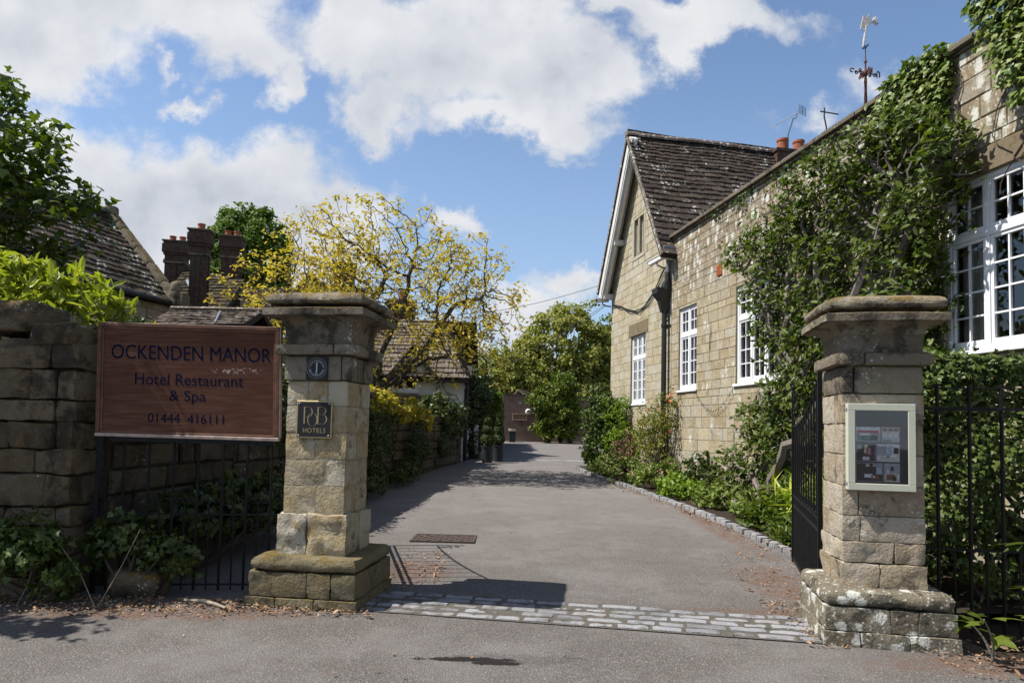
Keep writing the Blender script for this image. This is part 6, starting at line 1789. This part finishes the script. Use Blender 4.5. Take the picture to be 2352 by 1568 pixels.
def ivy_patch(name, poly, N, size, label, mat='L_ivy', w0=.03, w1=.22, hang=.5, stems=14, extra=None):
    root = empty(name, HF([(poly[0][0], poly[0][1], 0)])[0], label, 'ivy', 'ivy on the hall'); A = wall_pts(N, poly, w0, w1, 1.2)
    # lumpy: keep where noise is high near the border
    W = HF(A); mb = MB(); leaf_mb(mb, W, HF.M[2]*.8+np.array((0, 0, .5)), size, 'ivy', (0, 0, -hang), .45, 1.)
    if extra is not None: leaf_mb(mb, extra, HF.M[2]*.3+np.array((0, 0, .9)), size, 'ivy', None, .5, 1.)
    mb.build('foliage', MAT[mat], root)
    lm = MB(); P = wall_pts(stems, poly, .03, .06)
    for q in P:
        a = q.copy(); pts = [HF([a])[0]]
        for k in range(7): a = a+np.array((rng.normal(0, .08), -.14, 0)); pts.append(HF([a])[0])
        tube(lm, pts, .008, 4, False)
    lm.build('stem_cluster', MAT['bark'], root, True)


top = np.stack([rng.uniform(-9.2, -8.1, 500), 6.17+rng.uniform(-.02, .10, 500), rng.uniform(-.3, .2, 500)], 1)
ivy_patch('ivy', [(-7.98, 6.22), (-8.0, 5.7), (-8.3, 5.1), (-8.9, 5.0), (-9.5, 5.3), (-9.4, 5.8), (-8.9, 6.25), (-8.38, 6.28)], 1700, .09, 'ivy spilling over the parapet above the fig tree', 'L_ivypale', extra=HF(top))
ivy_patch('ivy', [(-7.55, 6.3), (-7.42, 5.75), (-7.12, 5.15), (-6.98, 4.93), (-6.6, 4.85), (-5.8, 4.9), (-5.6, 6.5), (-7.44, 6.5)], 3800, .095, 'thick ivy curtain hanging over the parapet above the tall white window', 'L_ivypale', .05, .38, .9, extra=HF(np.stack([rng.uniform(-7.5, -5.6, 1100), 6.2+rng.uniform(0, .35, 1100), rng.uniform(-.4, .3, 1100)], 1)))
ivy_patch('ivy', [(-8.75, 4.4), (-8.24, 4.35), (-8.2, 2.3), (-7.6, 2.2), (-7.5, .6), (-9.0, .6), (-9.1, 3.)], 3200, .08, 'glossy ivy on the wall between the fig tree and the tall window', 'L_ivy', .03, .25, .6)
fr_ = np.stack([rng.uniform(-14.2, -9.4, 520), 6.03-rng.uniform(0, 1, 520)**2*.22, rng.uniform(.03, .12, 520)], 1)
fr_ = fr_[rng.uniform(0, 1, 520) < np.clip(.15+.8*np.sin(fr_[:, 0]*2.3)**2, 0, 1)]
mb = MB(); leaf_mb(mb, HF(fr_), HF.M[2], .065, 'ivy', (0, 0, -1), .5); tag(mb.build('ivy', MAT['L_ivy']), 'thin ivy fringe creeping under the parapet coping', 'ivy', 'ivy on the hall')


# ---- ivy hedge behind the right railings
def ivy_hedge():
    f = Fr((3.35, 6.25, 0), (.982, -.19, 0), (.19, .982, 0), (0, 0, 1)); root = empty('ivy_hedge', (4.6, 6.1, 0), 'ivy-clad hedge with bare twisted stems low down behind the tall railings', 'hedge')
    mb = MB(); L = 3.6
    u = rng.uniform(0, L, 15000); z = 2.28*rng.uniform(0, 1, 15000)**.62; v = np.abs(rng.normal(0, .10, 15000))-.06+.06*np.sin(u*5)*np.sin(z*6)
    dens = np.clip((z-.35)/.9, .22, 1); n_ = np.array([MN.noise(Vector((a*3.1, b*3.1, 3))) for a, b in zip(u, z)]); k = rng.uniform(0, 1, 15000) < dens*np.clip(1.05+n_*2.0*(1.5-np.clip(z, 0, 1.4)), 0, 1)
    leaf_mb(mb, f(np.stack([u, v, z], 1)[k]), np.array((-.25, -.75, .5)), .060, 'ivy', (0, 0, -.6), .5)
    m = 6500; u = rng.uniform(0, L, m); v = rng.uniform(0, .75, m); z = 2.24+.09*np.sin(u*4.1)*np.sin(v*5)+rng.normal(0, .035, m); leaf_mb(mb, f(np.stack([u, v, z], 1)), (0, -.2, 1), .060, 'ivy', None, .5)
    m = 2400; v = rng.uniform(0, .75, m); z = 2.25*rng.uniform(0, 1, m)**.6; leaf_mb(mb, f(np.stack([rng.normal(0, .05, m), v, z], 1)), (-1, 0, .4), .060, 'ivy', (0, 0, -.6), .5)
    mb.build('foliage', MAT['L_ivy'], root)
    lm = MB()
    for i in range(26):
        a = np.array((rng.uniform(.1, L), rng.uniform(.12, .5), 0.)); pts = [f([a])[0]]; dr = rng.normal(0, .06)
        for k in range(13): a = a+np.array((dr+rng.normal(0, .075), rng.normal(0, .03), .15)); dr = dr*.7+rng.normal(0, .05); pts.append(f([a])[0])
        r_ = rng.uniform(.012, .034); tube(lm, pts, [r_*(1-.5*k/13) for k in range(14)], 6, False)
        for j in (4, 7, 9):
            q = pts[j]; e = q+f.M[0]*rng.normal(0, .3)+np.array((0, -.05, rng.uniform(.05, .4))); tube(lm, [q, (q+e)/2+rng.normal(0, .04, 3), e], [r_*.55, r_*.4, r_*.2], 5, False)
    lm.build('stem_cluster', MAT['figbark'], root, True)


ivy_hedge()

# ---- climbers, shrubs and bed plants
G = lambda x, y: (x, y, gz(y))
bush('climbing_rose', HF([(-16.4, .35, .3)])[0], [(HF([(-16.5, 1.5, .28)])[0], (.28, .75, 1.0)), (HF([(-17.3, 1.3, .28)])[0], (.25, .55, .7)), (HF([(-16.1, 2.0, .2)])[0], (.2, .35, .55))], 240, 16, .15, .06, MAT['L_rose'], 'climbing rose with pink blooms round the foot of the black downpipe', 'climbing rose', None, 'oval', .12, .3, -.9, 22, flowers=('P_rose', 26, .05))
bush('ivy_column', G(2.55, 19.4), [((2.52, 19.5, 1.75), (.40, .55, 1.0)), ((2.6, 19.4, .9), (.5, .6, .8)), ((2.75, 19.1, 1.5), (.3, .4, .9))], 420, 26, .14, .085, MAT['L_ivy'], 'ivy-smothered upright stump at the far corner of the flower bed', 'ivy', None, 'ivy', .05, .75, -.95, 8)
bush('fern_shrub', G(3.05, 18.6), [((2.95, 18.7, 1.85), (.3, .35, .6)), ((2.95, 18.3, 1.2), (.35, .4, .5))], 90, 18, .16, .12, MAT['L_lime'], 'light green feathery shrub between the ivy stump and the gable corner', 'shrub', None, 'lance', .1, .4, -.8, 8)
bush('brown_shrub', G(2.95, 17.6), [((2.95, 17.6, .95), (.28, .4, .55))], 40, 12, .14, .10, MAT['L_litter'], 'withered brown shrub below the gable window corner', 'shrub', None, 'lance', .1, .3, -.8, 26)

bed = [('geranium_clump', 2.62, 18.2, .5, .7, .52, 'L_ger', 'ivy', .065, ('P_pink', 60, .028), 'leafy geranium clump with pale pink flowers nearest the ivy stump'),
       ('geranium_clump', 2.95, 16.7, .62, .85, .60, 'L_ger', 'ivy', .065, ('P_pink', 95, .028), 'tall geranium clump thick with pale pink flowers below the gable'),
       ('geranium_clump', 3.3, 15.2, .62, .75, .58, 'L_ger', 'ivy', .065, ('P_pink', 45, .028), 'geranium clump in front of the climbing rose'),
       ('green_mound', 3.85, 14.0, .45, .65, .78, 'L_shrub', 'ivy', .07, ('P_purple', 14, .03), 'tall dark leafy clump against the wall right of the rose'),
       ('lime_mound', 3.42, 13.6, .48, .62, .42, 'L_lime', 'ivy', .07, None, 'lime green mound of scalloped leaves by the kerb'),
       ('geranium_clump', 3.85, 12.2, .5, .75, .40, 'L_ger', 'ivy', .07, None, 'low grey-green clump beside the bare leaf-strewn gap in the bed'),
       ('geranium_clump', 4.1, 11.0, .55, .75, .46, 'L_ger', 'ivy', .075, ('P_purple', 22, .042), 'geranium clump with a few mauve flowers beneath the fig tree')]
for (nm, x, y, rx, ry, h, lm_, tp_, sz, fl, lab) in bed:
    z = gz(y)+.05; bush(nm, (x, y, z), [((x, y, z+h*.25), (rx, ry, h*.75)), ((x+rng.normal(0, .15), y+.2, z+h*.45), (rx*.6, ry*.6, h*.6))], 150, 22, .11, sz, MAT[lm_], lab, 'plant', 'flower bed plants', tp_, .05, .6, -.25, 10, flowers=fl)
bush('strap_leaf_plant', G(4.35, 9.4), [((4.35, 9.4, .32), (.45, .55, .38))], 90, 20, .2, .42, MAT['L_lily'], 'clump of long arching yellow-green strap leaves behind the open gate', 'plant', 'flower bed plants', 'blade', .1, .3, -.1, 0, axis=(-.5, -.3, .75))
bush('broadleaf_plant', G(3.85, 9.9), [((3.85, 10.0, .2), (.42, .8, .3)), ((3.8, 8.9, .15), (.32, .7, .28)), ((3.85, 8.0, .12), (.36, .6, .22))], 210, 18, .15, .15, MAT['L_fig'], 'low spreading plant with long lance leaves along the near kerb', 'plant', 'flower bed plants', 'lance', .06, .5, -.15, 0, axis=(-.4, -.2, .5), asp=1.5)
bush('broadleaf_plant', G(4.3, 7.4), [((4.2, 7.5, .3), (.6, .8, .45)), ((4.6, 6.6, .3), (.6, .5, .5))], 150, 18, .15, .14, MAT['L_fig'], 'leafy undergrowth between the open gate and the ivy hedge', 'plant', 'flower bed plants', 'lance', .06, .5, -.15, 0, axis=(-.4, -.2, .5), asp=1.5)


def fig_sapling():
    root = empty('fig_sapling', (3.5, 4.9, 0), 'young fig shoot with lobed leaves at the foot of the right railings', 'plant'); lm = MB(); cr = MB()
    for (x, y, h, lx, ly) in [(3.34, 4.78, .32, -.12, -.1), (3.62, 4.75, .5, .06, -.05), (3.72, 4.9, .78, -.02, .0), (3.9, 4.8, .4, .1, 0), (3.45, 4.95, .2, -.1, .05), (4.0, 4.7, .6, .1, -.05)]:
        pts = [(x+lx*t*t, y+ly*t, h*t) for t in np.linspace(0, 1, 6)]; tube(lm, pts, [.010, .009, .008, .007, .006, .005], 5)
        q = []; ax = []
        for t in (3, 4, 5, 5, 5, 5):
            a = rng.uniform(0, 6.28); q.append(np.array(pts[t])+np.array((math.cos(a), math.sin(a), .3))*.04); ax.append((math.cos(a), math.sin(a), .15))
        leaf_mb(cr, np.array(q), (0, 0, 1), .16, 'fig', np.array(ax), .25, 1.0)
    cr.build('foliage', MAT['L_fig'], root); lm.build('stem_cluster', MAT['figbark'], root, True)


fig_sapling()
# left side
bush('laurel_bush', (-5.3, 7.4, .1), [((-5.2, 7.35, 2.75), (.95, .42, .38)), ((-5.5, 7.4, 2.95), (.45, .35, .35)), ((-4.6, 7.3, 2.62), (.4, .35, .3))], 150, 12, .12, .17, MAT['L_laurel'], 'bright yellow-green laurel shoots above the rubble wall coping', 'shrub', None, 'lance', .05, .5, -.3, 12, axis=(.1, 0, .8), asp=1.45)
bush('small_gold_shrub', (-4.3, 8.2, .1), [((-4.25, 8.1, 2.42), (.28, .25, .2)), ((-4.7, 8.3, 2.45), (.2, .2, .2))], 40, 12, .1, .07, MAT['L_gold'], 'small gold-green shrub tuft just over the top edge of the sign', 'shrub', None, 'oval', .04, .4, -.4, 4)
bush('ivy_clump', (-3.9, 5.75, 0), [((-4.1, 5.74, .34), (.5, .2, .36)), ((-3.75, 5.74, .24), (.25, .14, .22))], 120, 14, .10, .062, MAT['L_ivy'], 'ivy clump with glossy leaves at the foot of the rubble wall', 'ivy', 'ivy at the wall foot', 'ivy', .05, .5, -.5, 10)
bush('ivy_clump', (-3.3, 6.0, 0), [((-3.3, 6.03, .42), (.42, .12, .24)), ((-2.95, 6.05, .28), (.25, .1, .2))], 110, 12, .09, .062, MAT['L_shrub'], 'ivy draped over the mossy stone under the sign', 'ivy', 'ivy at the wall foot', 'ivy', .05, .5, -.5, 8)
bush('ivy_clump', (-3.2, 7.1, 0), [((-3.2, 7.3, .5), (.35, .9, .5)), ((-2.9, 8.4, .5), (.3, .8, .5))], 160, 14, .12, .09, MAT['L_shrub'], 'dark ivy along the shaded wall foot behind the railings', 'ivy', 'ivy at the wall foot', 'ivy', .05, .5, -.5, 8)
mb = MB(); rough(mb, (0, 0, .14), (.46, .3, .24), rotfr(-3.2, 6.04, -4, -.03), .09, .05, 5.5, .045, 5.); tag(mb.build('boulder', MAT['rubble'], smooth=True), 'mossy rounded stone block under the sign, draped with ivy', 'stone')
mb = MB(); tube(mb, [(-2.72, 5.84, .03), (-2.55, 5.80, .035), (-2.42, 5.74, .03), (-2.3, 5.66, .02)], [.012, .016, .014, .008], 6); tag(mb.build('fallen_stick', MAT['stick'], smooth=True), 'pale fallen stick lying in the leaf litter near the plaque pier', 'stick')
for i, (a, b, lab) in enumerate([((-3.98, 5.62, .0), (-3.92, 5.7, .30), 'dry pale stem standing at the edge of the ivy, shortest'), ((-3.35, 5.64, 0), (-3.75, 5.75, .5), 'long dry stem leaning left out of the ivy'), ((-3.33, 5.63, 0), (-3.1, 5.8, .62), 'long dry stem leaning right towards the railings')]):
    mb = MB(); m = [(a[k]+b[k])/2+(.02 if k == 2 else .015) for k in range(3)]; tube(mb, [a, m, b], [.0035, .003, .002], 4); tag(mb.build('dry_stem', MAT['stick']), lab, 'dry stem', 'dry stems')
# garden wall planting
bush('gold_shrub', G(-3.1, 14.9), [((-2.9, 14.6, 1.93), (.4, .9, .28)), ((-2.65, 16.2, 1.8), (.4, .9, .27)), ((-2.45, 17.6, 1.6), (.38, .7, .25))], 240, 20, .15, .10, MAT['L_gold'], 'golden green shrub tumbling over the garden wall below the cottage window', 'shrub', 'shrubs on the garden wall', 'ivy', .08, .5, -.6, 10)
bush('grey_shrub', G(-2.3, 20.2), [((-2.2, 20.2, 1.8), (.62, .8, .62)), ((-1.85, 21.3, 1.6), (.45, .6, .5))], 300, 22, .16, .10, MAT['L_shrub'], 'rounded grey-green shrub rising over the end of the garden wall', 'shrub', 'shrubs on the garden wall', 'oval', .08, .7, -.8, 10)
bush('trailing_plant', G(-2.6, 11), [((-2.98, 12.2, 1.5), (.14, 1.5, .75)), ((-2.72, 14.6, 1.3), (.12, 1.6, .75)), ((-2.3, 17.6, 1.1), (.12, 1.7, .6)), ((-1.95, 20.2, .95), (.1, 1.2, .4)), ((-3.2, 9.9, 1.7), (.14, 1.2, .6))], 1100, 18, .12, .06, MAT['L_shrub'], 'trailing plant with small mauve flowers hanging down the garden wall', 'plant', 'shrubs on the garden wall', 'oval', .05, .7, -.8, 0, flowers=('P_purple', 160, .026))
bush('wall_foot_plant', G(-2.75, 12), [((-2.72, 11.0, .35), (.25, 1.1, .45)), ((-2.6, 13., .4), (.22, 1.1, .35)), ((-2.35, 15.3, .4), (.2, 1.1, .3))], 260, 18, .13, .08, MAT['L_shrub'], 'dark leafy border along the shaded foot of the garden wall', 'plant', 'shrubs on the garden wall', 'oval', .06, .6, -.3, 0)
bush('trailing_plant', (-3.6, 6.9, 1.9), [((-3.7, 6.6, 2.4), (.28, .6, .12)), ((-3.45, 7.9, 2.3), (.24, .6, .14))], 60, 14, .08, .04, MAT['L_shrub'], 'small trailing plant with purple flowers on the mossy coping beside the sign', 'plant', 'shrubs on the garden wall', 'oval', .04, .5, -.5, 0, flowers=('P_purple', 60, .02))
bush('wall_climber', G(-1.2, 23.6), [((-1.38, 23.9, 2.4), (.3, .7, 1.1)), ((-1.2, 24.8, 2.5), (.35, .8, 1.0)), ((-1.3, 23.9, 1.0), (.22, .5, .7)), ((-1.1, 25.6, 3.0), (.4, .6, .5))], 340, 24, .17, .10, MAT['L_shrub'], 'dark climber covering the corner of the white cottage', 'climber', None, 'oval', .1, .7, -.95, 10)
# clipped hedge
def hedge():
    root = empty('clipped_hedge', (-1.2, 32, .6), 'tall clipped green hedge between the cottage and the brick wall', 'hedge'); mb = MB(); f = Fr((-2.6, 29.5, .5), (1, 0, 0), (.0, 1, 0), (0, 0, 1)); W, L, H = 2.05, 6., 2.35
    def P(n, fn, nr):
        q = fn(n); q += rng.normal(0, .04, q.shape); leaf_mb(mb, f(q), nr, .11, 'tri', None, .5)
    P(5200, lambda n: np.stack([rng.uniform(0, W, n), np.zeros(n), rng.uniform(0, H, n)], 1), (0, -1, .3)); P(9000, lambda n: np.stack([np.full(n, W)+.06*np.sin(rng.uniform(0, 9, n)), rng.uniform(0, L, n), rng.uniform(0, H, n)], 1), (1, 0, .3)); P(5000, lambda n: np.stack([rng.uniform(0, W, n), rng.uniform(0, L, n), np.full(n, H)], 1), (0, 0, 1))
    P(1500, lambda n: np.stack([W-.08*rng.uniform(0, 1, n), rng.uniform(0, .6, n), H+rng.uniform(-.1, .1, n)], 1), (.3, -.3, 1))
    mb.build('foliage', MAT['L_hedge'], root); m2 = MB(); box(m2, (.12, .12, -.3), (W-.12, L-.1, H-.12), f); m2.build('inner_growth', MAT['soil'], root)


hedge()
bush('magnolia', G(2.7, 37.3), [((2.55, 37.3, 2.0), (1.25, .65, 1.3)), ((2.8, 37.3, 3.5), (.75, .6, 1.0)), ((1.6, 37.2, 3.0), (.6, .5, .5)), ((3.1, 37.4, 2.0), (.6, .6, 1.0))], 420, 26, .24, .17, MAT['L_mag'], 'glossy bushy evergreen growing up the brick wall', 'shrub', None, 'oval', .14, .7, -.9, 18)
bush('low_hedge', G(-1.1, 27), [((-1.1, 27., .8), (.3, .9, .42)), ((-.95, 29.5, .9), (.3, 1., .4))], 140, 20, .14, .09, MAT['L_shrub'], 'low dark hedge along the kerb beyond the dark planters', 'hedge', None, 'oval', .04, .75, -.3, 0)


def planter(px, Y, h, balls, label):
    c = at(px, 1050, Y); z = gz(Y); root = empty('planter', (c.x, Y, z), label, 'planter', 'dark planters with topiary'); f = Fr((c.x, Y, z), (1, 0, 0), (0, 1, 0), (0, 0, 1))
    mb = MB(); lathe(mb, [(.0001, 0), (.16, 0), (.2, .5), (.215, .5), (.215, .54), (.185, .54), (.18, .48), (.0001, .48)], f, 18); mb.build('pot', MAT['leadpot'], root, True)
    mb = MB(); tube(mb, f([(0, 0, .45), (0, 0, h)]), .02, 6); mb.build('stem', MAT['bark'], root)
    cr = MB()
    for zz, r_ in balls:
        d = unit(rng.normal(0, 1, (int(2600*r_/.25), 3))); leaf_mb(cr, f(d*r_*rng.uniform(.85, 1.03, (len(d), 1))+np.array((0, 0, zz))), d, .045, 'tri', None, .5)
    cr.build('foliage', MAT['L_shrub'], root)


planter(1119, 22.3, 1.5, [(.74, .22), (1.06, .17), (1.34, .12)], 'nearer dark planter with clipped spiral topiary beside the white post')
planter(1144, 22.9, 1.5, [(.74, .21), (1.04, .16), (1.3, .12), (1.5, .08)], 'farther dark planter whose topiary ends in a small bright ball')
# leaf litter
def litter():
    mb = MB(); P = []
    def strip(n, x0, x1, y0, y1, bias=.5):
        x = rng.uniform(x0, x1, n); y = y0+(y1-y0)*rng.uniform(0, 1, n)**bias; P.append(np.stack([x, y], 1))
    strip(2300, -6, -2.2, 5.35, 5.95, .6); strip(500, -2.3, -1.1, 5.5, 5.78, .6); strip(1300, 3.0, 6.5, 4.4, 5.3, .8); strip(300, -1.3, -.7, 6.4, 8.2, 1.); strip(350, 2.3, 3.3, 5.9, 8.4, 1.); strip(250, 2.2, 2.6, 5.0, 6.3, 1.)
    n = 900; y = rng.uniform(7.5, 17, n); x = np.array([lerp(KERBX, q) for q in y]); P.append(np.stack([x-.07-rng.exponential(.07, n), y], 1)); P.append(np.stack([x[:500]+.15+rng.uniform(0, .5, 500), rng.uniform(12.3, 13.6, 500)], 1))
    strip(120, -2.5, 3., 2.5, 15, 1.)
    q = np.concatenate(P); z = np.array([gz(b) for b in q[:, 1]])+rng.uniform(.012, .03, len(q)); inbed = (q[:, 0] > 3.3) & (q[:, 1] > 5.9); z[inbed] += .06
    leaf_mb(mb, np.column_stack([q, z]), (0, 0, 1), .026, 'oval', None, .35, 1.3)
    k = rng.choice(len(q), 380, replace=False)
    leaf_mb(mb, np.column_stack([q, z])[k], (0, 0, 1), .055, 'oval', None, .5, 1.1)
    tag(mb.build('leaf_litter', MAT['L_litter']), kind='stuff')
    tw = MB()
    for i in range(60):
        x, y = rng.uniform(-5, -2.2), rng.uniform(5.45, 5.85)
        if i > 35: x, y = rng.uniform(3, 5), rng.uniform(4.5, 5.1)
        a = rng.uniform(0, 3.1); l = rng.uniform(.03, .12); tube(tw, [(x, y, .015), (x+l*math.cos(a), y+l*math.sin(a), .02)], .0022, 3)
    tag(tw.build('twig_litter', MAT['stick']), kind='stuff')


litter()


settle()
